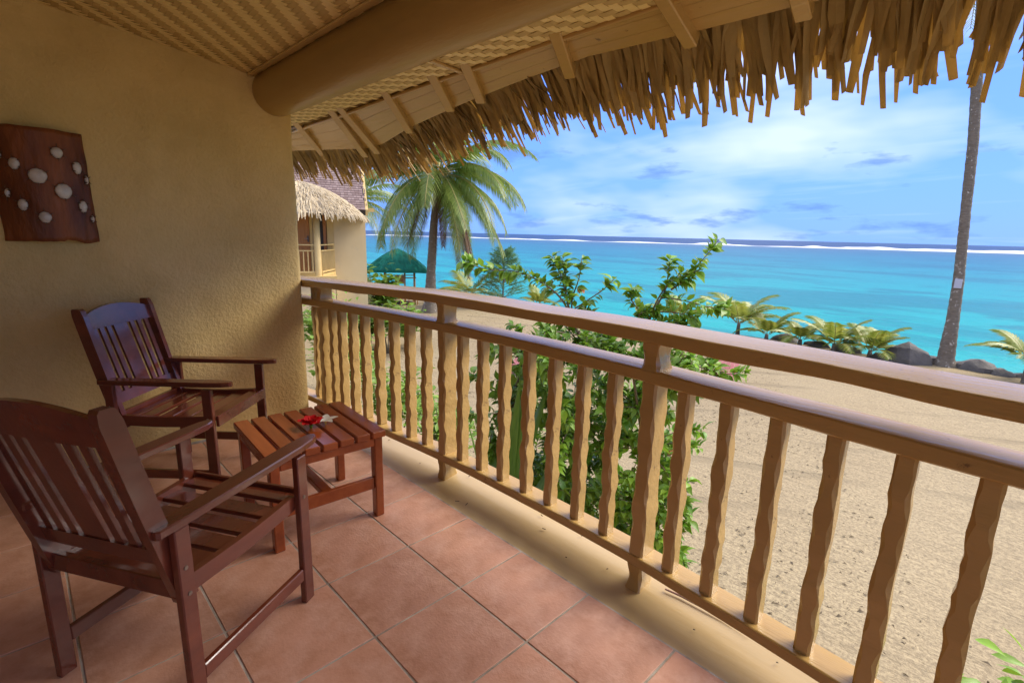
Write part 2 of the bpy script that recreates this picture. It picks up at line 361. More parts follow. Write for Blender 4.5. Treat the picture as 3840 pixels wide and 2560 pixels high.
# leaf litter strewn on the sand
def litter():
    mb = MB(); rnd = random.Random(3)
    for i in range(9500):
        y = .9+(19-.9)*rnd.random()**1.3; x = -9+14*rnd.random()+(-(y)*.55)
        d = nz(x*.35, y*.35, 2.0)
        if d < -.05 and rnd.random() < .75: continue
        a = rnd.random()*6.28; L = .014+.03*rnd.random()**2; w = L*.28; z = GZ+.035*nz(x*.5, y*.5)+.02*nz(x*1.7, y*1.7)+.006
        ca, sa = math.cos(a), math.sin(a); bx, by = -sa*w, ca*w; cu = .02*rnd.random()+.006
        mb.v += [(x-ca*L, y-sa*L, z), (x+bx, y+by, z+cu), (x+ca*L, y+sa*L, z+.002), (x-bx, y-by, z+cu*.5)]
        o = len(mb.v)-4; mb.f += [(o, o+3, o+2, o+1)]
        if rnd.random() < .4:
            a += 1.2; ca, sa = math.cos(a), math.sin(a); mb.v += [(x, y, z), (x+ca*L*1.3-sa*.006, y+sa*L*1.3+ca*.006, z+.012), (x+ca*L*1.3+sa*.006, y+sa*L*1.3-ca*.006, z+.01)]
            o = len(mb.v)-3; mb.f.append((o, o+2, o+1))
    mb.build('leaf_litter', M['litter'], kind='stuff')
litter()

# ------------------------------------------------------------------ floor
T = .36; WX = -1.4535
def floor():
    s = MB(); s.box((1.35, -1.97, -.1535), (5.9, 3.95, .30)); fl = s.build('floor', M['grout'], kind='structure')
    g = .0038
    rows = [(-.342, 0)] + [(-.342-T*(j+1), -.342-T*j) for j in range(7)]
    cache = {}
    for i in range(-5, 10):
        for (y0, y1) in rows:
            x0 = max(i*T, WX+.012); x1 = (i+1)*T
            if x1-x0 < .03: continue
            key = (round(x1-x0, 3), round(y1-y0, 3))
            if key not in cache:
                m = MB(); m.box((0, 0, -.006), (x1-x0-2*g, y1-y0-2*g, .018), ch=.0018); cache[key] = m.mesh('tile', M['tile'])
            o = link('tile', cache[key], fl, loc=((x0+x1)/2, (y0+y1)/2, -.003+.0012*nz(i*1.7, y0*5)))
            o.rotation_euler = (.0015*nz(i*2.3, y0*3), .0015*nz(i*1.3, y0*4, 3), .002*nz(i, y0*7))
    # rounded painted kerb along the open edge
    k = MB(); prof = [(.002, -.30), (.002, -.004), (.03, -.006), (.075, -.004), (.115, .000), (.155, .007), (.20, .018), (.245, .024), (.29, .018), (.33, -.004), (.355, -.05), (.36, -.30)]
    secs = []
    for i in range(60):
        x = -1.9+i*.105
        secs.append([(x, y+.006*nz(x*1.1, y*3)*(y > .05), z+(.006*nz(x*.9, 5+y*4) if z > -.2 and y > .05 else 0)) for y, z in prof])
    o = k.loft(secs); o = k.build('kerb', M['sill'], kind='structure'); smooth_by_angle(o, 50)
    b = MB(); b.box((1.2, -1.9, (GZ-.31)/2-.15), (6.2, 4.4, -GZ-.33)); b.build('foundation_wall', M['plaster_out'], kind='structure')
floor()

# ------------------------------------------------------------------ left wall, back wall
def walls():
    mb = MB(); ny, nzv = 130, 96
    def prof(s):                         # plan outline of the wall end: front face, rounded arris, end face
        return s
    ys = [-3.9+(3.9-.03)*i/ny for i in range(ny+1)]
    path = [(WX, y) for y in ys]
    for a in (20, 40, 60, 80, 90): path.append((WX-.03+.03*math.cos(R(a)), -.03+.03*math.sin(R(a))))
    path += [(WX-.10, 0), (WX-.25, 0), (WX-.25, -3.9)]
    zs = [-.004+(2.95+.004)*j/nzv for j in range(nzv+1)]
    n = len(path)
    for z in zs:
        for (x, y) in path:
            if x > WX-.2:
                d = .018*nz(y*1.5, z*1.5, 4)+.010*nz(y*4.0, z*4.0, 1)+.004*nz(y*9, z*9, 7); e = .006*nz(z*3, 7, y)
                if y > -.04: mb.v.append((x+d*.5, y+e, z))
                else: mb.v.append((x+d, y, z))
            else: mb.v.append((x, y, z))
    zc = lambda y: 9
    for j in range(nzv):
        for i in range(n-1):
            if zs[j] > 2.06 and path[i][1] > -.05: continue
            mb.f.append((j*n+i, j*n+i+1, (j+1)*n+i+1, (j+1)*n+i))
    w = mb.build('wall', M['plaster'], kind='structure'); smooth_by_angle(w, 60)
    b = MB(); b.box((1.4, -4.05, 1.4), (6.2, .2, 2.9)); b.build('wall_behind', M['plaster'], kind='structure')
    g = MB(); g.box((WX+.006, -1.9, .004), (.012, 3.8, .012)); g.build('wall_footing', M['grout'], kind='structure')
walls()

# ------------------------------------------------------------------ woven bamboo ceiling
CW = .027
def facing(p):
    d = Vector(p)-CAM; z = d.dot(fwd)
    if z < .1: return False
    return abs(d.dot(r2)/z) < 1.02 and abs(d.dot(d2)/z) < .68
WSTART = {2: 1, 3: 1}
def weave(origin, ux, uy, nrm, nx, ny, parent, npart, wid=CW, K=2):
    """K/K twill of flat strips: every float is a bowed slip of bamboo. ux, uy unit vectors, nrm points down to the room."""
    ux, uy, nrm = Vector(ux), Vector(uy), Vector(nrm)
    items = []
    for i in range(nx):
        for j in range(-K+1, ny):
            if (j-i) % (2*K) == 0: items.append((origin+ux*((i+.5)*wid)+uy*((j+K/2)*wid), uy, ux, 0))
    for j in range(ny):
        for i in range(-K+1, nx):
            if (i-j) % (2*K) == WSTART[K]: items.append((origin+ux*((i+K/2)*wid)+uy*((j+.5)*wid), ux, uy, 1))
    items.sort(key=lambda t: (not facing(t[0]), (t[0]-CAM).length))
    rnd = random.Random(5); meshes = []
    for k in (0, 1):
        m = MB(); slip(m, Vector((0, 0, 0)), Vector((1, 0, 0)), Vector((0, 1, 0)), Vector((0, 0, 1)), wid, True, K); meshes.append(m.mesh('bamboo_strip', M['bamboo_warp' if k == 0 else 'bamboo_weft']))
    rest = [MB(), MB()]
    for q, (p, a, b, k) in enumerate(items):
        if q < npart:
            Mx = Matrix((a, b, nrm)).transposed().to_4x4(); Mx.translation = p
            o = link('bamboo_strip', meshes[k], parent); o.matrix_local = Mx
        else: slip(rest[k], p, a, b, nrm, wid, False, K)
    for k in (0, 1): rest[k].build('bamboo_weave', M['bamboo_warp' if k == 0 else 'bamboo_weft'], parent, kind='stuff')
def slip(mb, p, a, b, n, wid, thick, K=2):
    L = wid*K*.53; h = wid*.485; o = len(mb.v)
    for s_, z in ((-1, -.0018), (-.5, .0012), (.5, .0012), (1, -.0018)):
        for t_ in (-1, 1): mb.v.append(tuple(p+a*(L*s_)+b*(h*t_)+n*z))
    for s_ in range(3): mb.f.append((o+2*s_, o+2*s_+1, o+2*s_+3, o+2*s_+2))
    if thick:
        o2 = len(mb.v)
        for s_, z in ((-1, -.0034), (-.5, -.0004), (.5, -.0004), (1, -.0034)):
            for t_ in (-1, 1): mb.v.append(tuple(p+a*(L*s_)+b*(h*t_)+n*z))
        for s_ in range(3):
            mb.f.append((o2+2*s_, o2+2*s_+2, o2+2*s_+3, o2+2*s_+1))
            mb.f.append((o+2*s_, o+2*s_+2, o2+2*s_+2, o2+2*s_)); mb.f.append((o+2*s_+1, o2+2*s_+1, o2+2*s_+3, o+2*s_+3))
def ceiling():
    sl = .126; z0 = lambda y: 2.24+sl*(-.206-y)
    b = MB(); y0, y1 = -.12, -3.9
    b.loft([[(WX-.1, y0, z0(y0)+.006), (WX-.1, y1, z0(y1)+.006), (WX-.1, y1, z0(y1)+.03), (WX-.1, y0, z0(y0)+.03)], [(4.4, y0, z0(y0)+.006), (4.4, y1, z0(y1)+.006), (4.4, y1, z0(y1)+.03), (4.4, y0, z0(y0)+.03)]])
    c = b.build('ceiling', M['mat_back'], kind='structure')
    uy = Vector((0, -1, sl)).normalized(); nr = Vector((0, -sl, -1)).normalized()
    weave(Vector((WX-.02, -.14, z0(-.14))), (1, 0, 0), uy, nr, 134, 80, c, 290, CW, 3)
    s = MB(); s.box((1.4, -.245, z0(-.245)-.006), (5.8, .035, .012), ch=.003); s.build('ceiling_trim', M['cream'], c)
ceiling()

# round painted ridge beam
def beam():
    t = thing('roof_beam', 'thick round ochre painted log beam under the woven ceiling', 'beam', (0, -.10, 2.165))
    m = MB(); pts = [(-1.62+i*.2, .006*nz(i*.7, 1), .006*nz(i*.6, 4)) for i in range(31)]
    m.tube(pts, [.137*(1+.025*nz(i*.5, 9)) for i in range(31)], 28); o = m.build('log', M['paint2'], t, smooth=True)
beam()

# ------------------------------------------------------------------ thatched eave
EAVE = [(-2.9, .10, 1.93), (-2.30, .38, 1.95), (-1.60, .585, 1.925), (-1.30, .565, 1.925), (-.80, .47, 1.962), (-.15, .385, 1.99), (.30, .345, 2.008), (.70, .315, 2.017), (1.15, .338, 2.009), (1.60, .35, 2.004), (2.2, .35, 2.004), (3.4, .35, 2.004), (4.3, .35, 2.004)]
ROD = [(-2.9, .26, 2.045), (-1.9, .215, 2.054), (-1.12, .204, 2.058), (-.58, .189, 2.063), (.0, .18, 2.067), (.66, .172, 2.069), (1.1, .17, 2.071), (2.0, .17, 2.071), (4.3, .17, 2.071)]
def poly_at(P, x):
    for a, b in zip(P, P[1:]):
        if a[0] <= x <= b[0]:
            k = (x-a[0])/(b[0]-a[0]); return Vector(a)*(1-k)+Vector(b)*k
    return Vector(P[-1] if x > P[-1][0] else P[0])
def eave():
    t = thing('thatched_eave', 'thatched roof eave with ochre rafters and fringe of dry leaf strands overhead', 'roof')
    # flat woven panel between beam and pole
    b = MB(); xs = [-1.85+.3*i for i in range(21)]
    for k, dz in ((0, .004), (1, .03)): pass
    b.loft([[(x, -.07, 2.064), (x, poly_at(ROD, x).y, 2.068), (x, poly_at(ROD, x).y, 2.09), (x, -.07, 2.09)] for x in xs])
    b.build('panel_backing', M['mat_back'], t)
    weave(Vector((-1.85, -.07, 2.061)), (1, 0, 0), (0, 1, .015), (0, .015, -1), 104, 7, t, 290, wid=.0335)
    r = MB(); r.tube([tuple(Vector(p)+Vector((0, .004, -.006))) for p in ROD], .012, 10); r.build('trim_pole', M['paint'], t, smooth=True)
    for x in (.115,): 
        q = MB(); q.bar((x, -.03, 2.054), (x-.03, poly_at(ROD, x).y, 2.054), .022, .012); q.build('batten', M['paint'], t)
    # soffit planks: three boards following the curve, with gaps
    XS = [-2.9, -2.3, -1.60, -1.30, -.8, -.15, .3, .7, 1.15, 1.6, 2.2, 3.4, 4.3]
    for (k0, k1) in ((0.0, .34), (.348, .68), (.688, 1.0)):
        s = MB(); secs = []
        for x in XS:
            a = poly_at(ROD, x+.45*(k0-.0)*0); a = poly_at(ROD, x); e = poly_at(EAVE, x)
            p, q = a.lerp(e, k0), a.lerp(e, k1); u = Vector((0, 0, .018)); lift = Vector((0, 0, .012))
            secs.append([p+lift, q+lift, q+lift+u, p+lift+u])
        s.loft(secs); s.build('soffit_board', M['paint'], t)
    # rafters
    raf = [((-1.83, .213, 2.054), (-2.131, .502, 1.949)), ((-1.254, .203, 2.058), (-1.637, .61, 1.91)), ((-1.126, .204, 2.058), (-1.433, .597, 1.914)), ((-.582, .189, 2.063), (-.803, .463, 1.963)),
           ((-.132, .18, 2.066), (-.265, .37, 1.998)), ((.118, .179, 2.067), (-.008, .365, 2.0)), ((.661, .175, 2.068), (.579, .35, 2.005)), ((1.117, .167, 2.071), (1.115, .35, 2.005)), ((1.48, .17, 2.07), (1.465, .36, 2.004)), ((2.05, .17, 2.07), (2.03, .37, 2.0)), ((2.7, .17, 2.07), (2.68, .37, 2.0))]
    for a, e in raf:
        a, e = Vector(a), Vector(e); d = (e-a).normalized(); q = MB()
        q.bar(a-d*.12+Vector((0, 0, .014)), e+d*.012+Vector((0, 0, .006)), .048, .07, ch=.004); q.build('rafter', M['paint'], t)
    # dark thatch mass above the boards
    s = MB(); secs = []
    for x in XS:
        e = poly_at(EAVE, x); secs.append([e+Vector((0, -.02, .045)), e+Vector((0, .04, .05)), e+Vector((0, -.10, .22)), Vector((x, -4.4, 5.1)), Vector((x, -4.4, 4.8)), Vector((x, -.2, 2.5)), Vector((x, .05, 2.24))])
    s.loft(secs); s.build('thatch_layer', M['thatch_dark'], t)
    # leaf strands
    rnd = random.Random(11); strands = []
    E = [Vector(p) for p in EAVE]
    cum_ = [0]
    for a, b_ in zip(E, E[1:]): cum_.append(cum_[-1]+(b_-a).length)
    def at(sv):
        for i in range(len(E)-1):
            if sv <= cum_[i+1]: k = (sv-cum_[i])/(cum_[i+1]-cum_[i]); return E[i].lerp(E[i+1], k)
        return E[-1]
    for layer, (step, lift, Lm, out) in enumerate([(.0145, .036, .275, .0), (.0160, .052, .30, .02), (.019, .07, .32, .03), (.026, .09, .335, .03), (.036, .12, .34, .03)]):
        sv = 0
        while sv < cum_[-1]-.7:
            sv += step*(.6+.8*rnd.random())
            p = at(sv); q = at(min(sv+.25, cum_[-1])) - at(max(sv-.25, 0)); q.z = 0; q.normalize()
            o = Vector((-q.y, q.x, 0))
            if p.x < -1.45: o = (o+Vector((-.35, .3, 0))).normalized()
            clump = nz(sv*6, layer*3.1); 
            d = (o*.80+Vector((-.12+.24*clump+.13*rnd.gauss(0, 1), 0, -.54-.16*rnd.random()))).normalized()
            L = Lm*(.55+.55*rnd.random()**1.3+.35*clump)*(1+.12*min(1, max(0, (p.x-.6)/.8)))
            st = p - d*.035 + Vector((0, 0, lift+.02*rnd.random()))
            strands.append((st, d, L+.035, .0078+.0085*rnd.random()**1.4, rnd.random(), layer))
    strands.sort(key=lambda s_: (not facing(s_[0]+s_[1]*s_[2]*.7), (s_[0]-CAM).length))
    rest = MB()
    for i, (st, d, L, w, rr, ly) in enumerate(strands):
        m = MB() if i < 300 else rest
        x = d.cross(Vector((0, 0, 1))).normalized(); nn = x.cross(d).normalized()
        ang = (rr-.5)*1.6; x, nn = x*math.cos(ang)+nn*math.sin(ang), nn*math.cos(ang)-x*math.sin(ang)
        secs = []; rd = random.Random(i)
        bx, bn_ = rd.gauss(0, .011), rd.gauss(0, .010)
        for k, (tt, ww) in enumerate(((0, .9), (.3, 1.25), (.55, 1.0), (.8, .85), (1, .72))):
            c = st+d*(L*tt)+x*(bx*math.sin(tt*3.0))+nn*(bn_*math.sin(tt*4.0+1))+Vector((0, 0, -.07*tt*tt*L/.4))
            w_ = w*ww*(1+.2*rd.uniform(-1, 1)); tw = .22*math.sin(tt*2+rr*6); xx = x*math.cos(tw)+nn*math.sin(tw); n2 = nn*math.cos(tw)-x*math.sin(tw)
            secs.append([c-xx*w_, c+n2*(w_*.42), c+xx*w_, c-n2*(w_*.10)])
        m.loft(secs)
        if i < 300: m.build('leaf_strand', M['thatch'], t)
    rest.build('leaf_fringe', M['thatch'], t, kind='stuff')
eave()

# ------------------------------------------------------------------ balustrade
YF = [(-1.9, -.02), (-1.5, .02), (-1.0, .06), (-.5, .09), (0, .125), (.5, .14), (.9, .14), (1.15, .132), (1.6, .095), (1.9, .062), (2.4, .01), (3.4, -.10), (4.2, -.2)]
def balustrade():
    t = thing('balustrade', 'ochre painted wooden balcony balustrade with wavy carved balusters', 'railing')
    def rail(name, ztop, h, depth, dy, sag, seed, amp=.004):
        m = MB(); secs = []
        for i in range(76):
            x = -1.9+i*.08
            y = interp(YF, x)+dy+amp*nz(x*3, seed); zt = ztop-sag*max(0, -x-.1)/1.2+amp*nz(x*2.3, seed+3); zb = ztop-h-sag*max(0, -x-.1)/1.2+amp*1.3*nz(x*3.1, seed+5); c = .005
            yb = y+depth+amp*nz(x*2.7, seed+8)
            secs.append([(x, y, zb+c), (x, y-.001, zt-c), (x, y+c*.4, zt-c*.3), (x, y+c*1.3, zt), (x, yb-c*1.3, zt), (x, yb, zt-c), (x, yb, zb+c), (x, yb-c, zb), (x, y+c, zb)])
        m.loft(secs); o = m.build(name, M['paint'], t); smooth_by_angle(o, 35)
    rail('top_rail', 1.028, .046, .195, -.02, .030, 1.0, .006)
    rail('middle_rail', .882, .046, .135, .0, .020, 12.0)
    rail('bottom_rail', .155, .044, .105, .0, .012, 23.0)
    rnd = random.Random(2)
    def carved(z0, z1, wx, wy, rnd, flare=0, slim=1.0):
        n = max(6, int((z1-z0)/.028)); m = MB(); secs = []
        ph = [rnd.random()*6.3 for _ in range(4)]; fr = [rnd.uniform(46, 66) for _ in range(4)]
        for i in range(n+1):
            k = i/n; z = z0+(z1-z0)*k
            e = min(1, k*6, (1-k)*6)
            sdv = [(.0028*math.sin(fr[j]*z+ph[j]+1.7*math.sin(11*z+ph[(j+1) % 4]))*(.55+.45*math.sin(7*z+ph[(j+2) % 4]))+.0022*math.sin(fr[j]*.37*z+ph[j]*2))*e for j in range(4)]
            fl = 1+flare*(2*k-1)**2
            x0, x1, y0, y1 = -wx/2*fl+sdv[0], wx/2*fl+sdv[1], -wy/2*fl+sdv[2], wy/2*fl+sdv[3]; c = .007+.005*math.sin(fr[1]*z+ph[3])*e
            secs.append([(x0, y0+c, z), (x0+c, y0, z), (x1-c, y0, z), (x1, y0+c, z), (x1, y1-c, z), (x1-c, y1, z), (x0+c, y1, z), (x0, y1-c, z)])
        m.loft(secs); return m
    posts = [-1.318, -.047, 1.172, 2.42, 3.68]
    bals = [-1.180, -1.065, -.95, -.815, -.658, -.502, -.353, -.206, .092, .244, .396, .552, .705, .859, 1.012, 1.309, 1.460, 1.615, 1.768, 1.923, 2.078, 2.235, 2.56, 2.72, 2.87, 3.02, 3.17, 3.33, 3.49]
    bals = [b for b in bals if b not in (-1.18, -1.065, -.95)] + [-1.20, -1.09, -.955]
    meshes = [carved(.1545, .838, .0455, .056, rnd).mesh('baluster', M['paint']) for _ in range(7)]
    for i, x in enumerate(sorted(bals)):
        sag = .020*max(0, -x-.1)/1.2; 
        o = link('baluster', meshes[(i*3) % 7], t, loc=(x+.004, interp(YF, x)+.047, -sag*.2)); o.rotation_euler = (0, 0, .05*nz(i*3.3, 1))
        smooth_by_angle(o, 30)
    for x in posts:
        y = interp(YF, x)+.052; s = .02*max(0, -x-.1)/1.2
        for (z0, z1, fl) in ((.004, .113-s*.5, .12), (.153-s*.6, .838-s, .04), (.880-s, .984-s*1.5, .22)):
            m = carved(z0, z1, .058, .088, rnd, fl); o = m.build('post', M['paint'], t); o.location = (x+.012, y, 0); smooth_by_angle(o, 30)
    x = -1.44; m = carved(.02, .97, .05, .05, rnd); o = m.build('post', M['paint'], t); o.location = (x, interp(YF, x)+.055, 0)
balustrade()

# ------------------------------------------------------------------ chairs
def chair(label, loc, ang, group):
    t = thing('armchair', label, 'chair', (loc[0], loc[1], 0), ang-math.pi/2, group)   # local +Y = facing, +X = sitter's right, origin = right front leg
    W = M['redwood']; Wd = .522
    def part(name, f, parent=None, m=W):
        mb = MB(); f(mb); return mb.build(name, m, parent or t)
    for x in (-.012, -Wd+.012):
        part('front_leg', lambda b: b.box((x, .0235, .283), (.024, .047, .566), ch=.003))
        rl = part('rear_leg', lambda b: b.box((x, -.452, .289), (.024, .045, .578), ch=.003))
        sx = 1 if x > -.2 else -1
        for (y, z) in ((-.455, .465), (-.452, .387), (.022, .415)):
            q = MB(); q.tube([(x+sx*.011, y, z), (x+sx*.0145, y, z)], .006, 10); q.build('screw', M['screw'], rl if y < 0 else t, smooth=False)
        xi = x-sx*.0225
        def apron(b):
            secs = []
            for k in range(9):
                y = -.432+.434*k/8; s_ = .008*math.cos((k/8-.5)*math.pi); z1 = .418-s_*1.0+.006*(k/8); z0 = z1-.052
                secs.append([(xi-.011, y, z0), (xi+.011, y, z0), (xi+.011, y, z1), (xi-.011, y, z1)])
            b.loft(secs)
        part('side_rail', apron)
        part('stretcher', lambda b: b.box((x-sx*.001, -.215, .118), (.02, .43, .046), ch=.003))
        # arm: tapered board with rounded front
        def arm(b):
            out = []
            for (y, w) in ((-.512, .018), (-.505, .026), (-.44, .029), (-.2, .032), (.03, .032), (.10, .026), (.13, .016), (.139, .006)): out.append((y, w))
            cx = x-sx*.020; secs = []
            for (y, w) in out:
                zc = .588+.006*(y+.2); c = .004
                secs.append([(cx-w, y, zc-.009), (cx-w+c, y, zc-.012), (cx+w-c, y, zc-.012), (cx+w, y, zc-.009), (cx+w, y, zc+.008), (cx+w-c, y, zc+.012), (cx-w+c, y, zc+.012), (cx-w, y, zc+.008)])
            b.loft(secs)
        a = part('armrest', arm)
        q = MB(); q.tube([(x+sx*.003, -.465, .586), (x+sx*.0075, -.465, .586)], .006, 10); q.build('plug', M['peg'], a)
        # reclined back post
        px = x-sx*.028
        def post(b):
            p0, p1 = Vector((px, -.430, .352)), Vector((px, -.575, .938)); d = (p1-p0); secs = []
            for k in (0, .25, .5, .75, .94, .985, 1.0):
                c = p0+d*k; hw = .0275*(1 if k < .95 else .8 if k < .99 else .55); c = c+Vector((0, -.004*math.sin(k*3), 0))
                secs.append([c+Vector((-.014, -hw, 0)), c+Vector((.014, -hw, 0)), c+Vector((.014, hw, .014*0)), c+Vector((-.014, hw, 0))])
            b.loft(secs)
        part('back_post', post)
    xl, xr = -Wd+.012+.028+.014, -.012-.028-.014
    def bk(z, off=0): return -.430-(z-.352)*.2475+off       # y of the back plane
    def top(b):
        secs = []; n = 12
        for k in range(n+1):
            u = k/n; x = xl+(xr-xl)*u; arch = .034*(1-(2*u-1)**2); bow = -.012*(1-(2*u-1)**2)
            z0, z1 = .832, .902+arch
            secs.append([(x, bk(z0, bow)-.009, z0), (x, bk(z0, bow)+.009, z0), (x, bk(z1, bow)+.009, z1), (x, bk(z1, bow)-.009, z1)])
        b.loft(secs)
    part('top_rail', top)
    def low(b):
        b.loft([[(x, bk(.464)-.009, .464), (x, bk(.464)+.009, .464), (x, bk(.515)+.009, .515), (x, bk(.515)-.009, .515)] for x in (xl, xr)])
    part('lower_back_rail', low)
    wid = [.026, .026, .026, .088, .026, .026, .026]; gap = (xr-xl-sum(wid))/(len(wid)+1); x = xl+gap
    for w in wid:
        def sl(b, x0=x, w=w):
            secs = []
            for k in range(5):
                z = .513+(.834-.513)*k/4; bow = -.012*(1-(2*((x0+w/2-xl)/(xr-xl))-1)**2)*(k/4)
                secs.append([(x0, bk(z, bow)-.0055, z), (x0+w, bk(z, bow)-.0055, z), (x0+w, bk(z, bow)+.0055, z), (x0, bk(z, bow)+.0055, z)])
            b.loft(secs)
        part('back_slat', sl); x += w+gap
    for k in range(5):
        y = .013-.0875*k; z = .404-.012*math.sin(k/4.2*math.pi)-.003*k
        part('seat_slat', lambda b: b.box((-Wd/2, y, z), (Wd-.075, .068, .016), Matrix.Translation((0, y, z)) @ Matrix.Rotation(.05*(2-k)*-.6, 4, 'X') @ Matrix.Translation((0, -y, -z)), ch=.003))
    part('seat_slat', lambda b: b.box((-Wd/2, -.41, .389), (Wd-.09, .05, .016), ch=.003))
    part('front_rail', lambda b: b.box((-Wd/2, .052, .397), (Wd-.052, .016, .055), ch=.003))
    part('rear_rail', lambda b: b.box((-Wd/2, -.452, .393), (Wd-.05, .022, .055), ch=.003))
    return t
CH = 'armchairs on the tiled balcony'
ch1 = chair('dark red slatted armchair nearest the camera, seen from behind', (.4138, -.8056), R(121.22), CH)
ch2 = chair('dark red slatted armchair against the ochre wall, facing the balustrade', (-.6441, -.8480), R(44.88), CH)

# ------------------------------------------------------------------ table
def table():
    t = thing('side_table', 'low square slatted wooden table with two flowers on top', 'table', (-.1925, -.5185, 0), R(-3.1))
    S = .522; n = 7; w = (S-6*.0115)/7
    for k in range(n):
        b = MB(); y = -S/2+w/2+k*(w+.0115); b.box((0, y, .417), (S, w, .033), ch=.004); b.build('slat', M['table'], t)
    L = S/2-.012
    for sx in (-1, 1):
        for sy in (-1, 1):
            b = MB(); b.box((sx*(L-.023), sy*(L-.02), .2), (.046, .040, .400), ch=.004); b.build('leg', M['table'], t)
        b = MB(); b.box((sx*(L-.0105), 0, .381), (.021, 2*L-.0815, .040), ch=.003); b.build('apron', M['table'], t)
        b = MB(); b.box((sx*(L-.023), 0, .172), (.022, 2*L-.0815, .058), ch=.003); b.build('stretcher', M['table'], t)
    for sy in (-1, 1):
        b = MB(); b.box((0, sy*(L-.0105), .381), (2*L-.093, .021, .040), ch=.003); b.build('apron', M['table'], t)
    b = MB(); b.box((0, 0, .172), (2*L-.07, .045, .028), ch=.003); b.build('stretcher', M['table'], t)
table()

def petal(mb, base, ang, L, wd, tilt, curl, ruff, rnd, seg=6):
    M4 = Matrix.Translation(base) @ Matrix.Rotation(ang, 4, 'Z') @ Matrix.Rotation(-tilt, 4, 'Y')
    o = len(mb.v); ws = (.15, .55, .9, 1.0, .85, .55, .2)
    for i in range(seg+1):
        u = i/seg; x = L*u; z = -curl*u*u*L
        for j in (-1, -.5, 0, .5, 1):
            y = wd*ws[min(i, 6)]*j; zz = z+ruff*math.sin(j*7+i*2.3+ang)*u+.12*wd*abs(j)
            mb.v.append(tuple(M4 @ Vector((x, y, zz))))
    for i in range(seg):
        for j in range(4): mb.f.append((o+i*5+j, o+(i+1)*5+j, o+(i+1)*5+j+1, o+i*5+j+1))
def flowers():
    rnd = random.Random(4)
    t = thing('red_hibiscus_flower', 'red ruffled hibiscus flower lying on the slatted table', 'flower', (-.160, -.520, .4345))
    for k in range(5):
        m = MB(); petal(m, (0, 0, .014), k*1.257+.3, .056, .031, .85, .55, .006, rnd); m.build('petal', M['red_petal'], t, smooth=True)
    for k in range(5):
        m = MB(); petal(m, (0, 0, .020), k*1.257+.9, .044, .026, 1.1, .45, .007, rnd); m.build('petal', M['red_petal'], t, smooth=True)
    m = MB(); m.tube([(0, 0, .01), (.006, -.008, .04), (.022, -.02, .062)], .0026, 6); m.build('stamen', M['red_petal'], t)
    m = MB(); m.tube([(0, 0, 0), (0, 0, .014)], [.006, .008], 8); m.build('calyx', M['leaf'], t)
    t = thing('white_plumeria_flower', 'white plumeria flower with yellow throat beside the red hibiscus', 'flower', (-.158, -.452, .4345))
    for k in range(5):
        m = MB(); petal(m, (0, 0, .012), k*1.257+.1, .054, .0185, .80, .6, .0008, rnd); m.build('petal', M['white_petal'], t, smooth=True)
    m = MB(); m.tube([(0, 0, 0), (0, 0, .011), (0, 0, .016)], [.003, .005, .007], 8); m.build('throat', M['yellow'], t)
flowers()

# ------------------------------------------------------------------ wall art: bark panel with pegged shells
def art():
    t = thing('wall_art', 'glossy reddish bark panel with round shells pegged onto it hanging on the wall', 'wall art', (WX, -1.245, 1.245))
    H = .535; y0, y1 = -.185, .163
    def X(y): u = (y-y0)/(y1-y0)*2-1; return .008+.085*(1-u*u)
    m = MB(); ny, nv = 26, 24
    for s_ in (0, 1):
        for j in range(nv+1):
            for i in range(ny+1):
                y = y0+(y1-y0)*i/ny; k = j/nv
                z = H*k + (1-k)*(.010*math.sin(y*38)*(y > .03)+.004*nz(y*30, 1)) + k*(.006*nz(y*14, 3)-.02*max(0, y-.1)/.06*0)
                yy = y + (.012*(1-k) if i == ny else 0) + .010*(.5-k)*0 + .004*nz(k*6, i*.2)*(i in (0, ny))
                xx = X(y)+.0055*nz(y*16, z*6, 2)+.0035*nz(y*40, z*9, 5)
                m.v.append((xx-(.007 if s_ else 0), yy, z))
    n = ny+1; tot = n*(nv+1)
    for j in range(nv):
        for i in range(ny):
            a = j*n+i; m.f.append((a, a+1, a+1+n, a+n)); m.f.append((tot+a, tot+a+n, tot+a+1+n, tot+a+1))
    for i in range(ny):
        m.f.append((i, tot+i, tot+i+1, i+1)); a = nv*n+i; m.f.append((a, a+1, tot+a+1, tot+a))
    for j in range(nv):
        a = j*n; m.f.append((a, a+n, tot+a+n, tot+a)); a += ny; m.f.append((a, tot+a, tot+a+n, a+n))
    m.build('bark_panel', M['bark_panel'], t, smooth=True)
    for (y, z, a, b) in SHELLS:
        m = MB(); c = Vector((X(y)+.004, y, z)); du = (X(y+.01)-X(y-.01))/.02; ty = Vector((du, 1, 0)).normalized(); nn = Vector((1, -du, 0)).normalized(); up = Vector((0, 0, 1))
        rings = [(1, 0), (.93, .006), (.6, .012), (.25, .0145)]; secs = []
        for r_, h in rings:
            secs.append([c+ty*(a*r_*math.cos(q*math.pi/6)*(1+.05*nz(q*1.1, y*40)))+up*(b*r_*math.sin(q*math.pi/6)*(1+.06*nz(q*1.3, z*40))*(1.12 if math.sin(q*math.pi/6) < -.8 else 1))+nn*h for q in range(12)])
        m.loft(secs); s = m.build('shell', M['shell'], t, smooth=True)
        for q in range(6):
            an = q*math.pi/3+math.pi/2; p = c+ty*(a*1.02*math.cos(an))+up*(b*1.02*math.sin(an)); dr = (ty*math.cos(an)+up*math.sin(an))
            k = MB(); k.tube([p-dr*.001-nn*.004, p+dr*.003+nn*.014, p+dr*.015+nn*.010], [.0026, .0024, .0015], 5); k.build('peg', M['peg'], s)
SHELLS = []
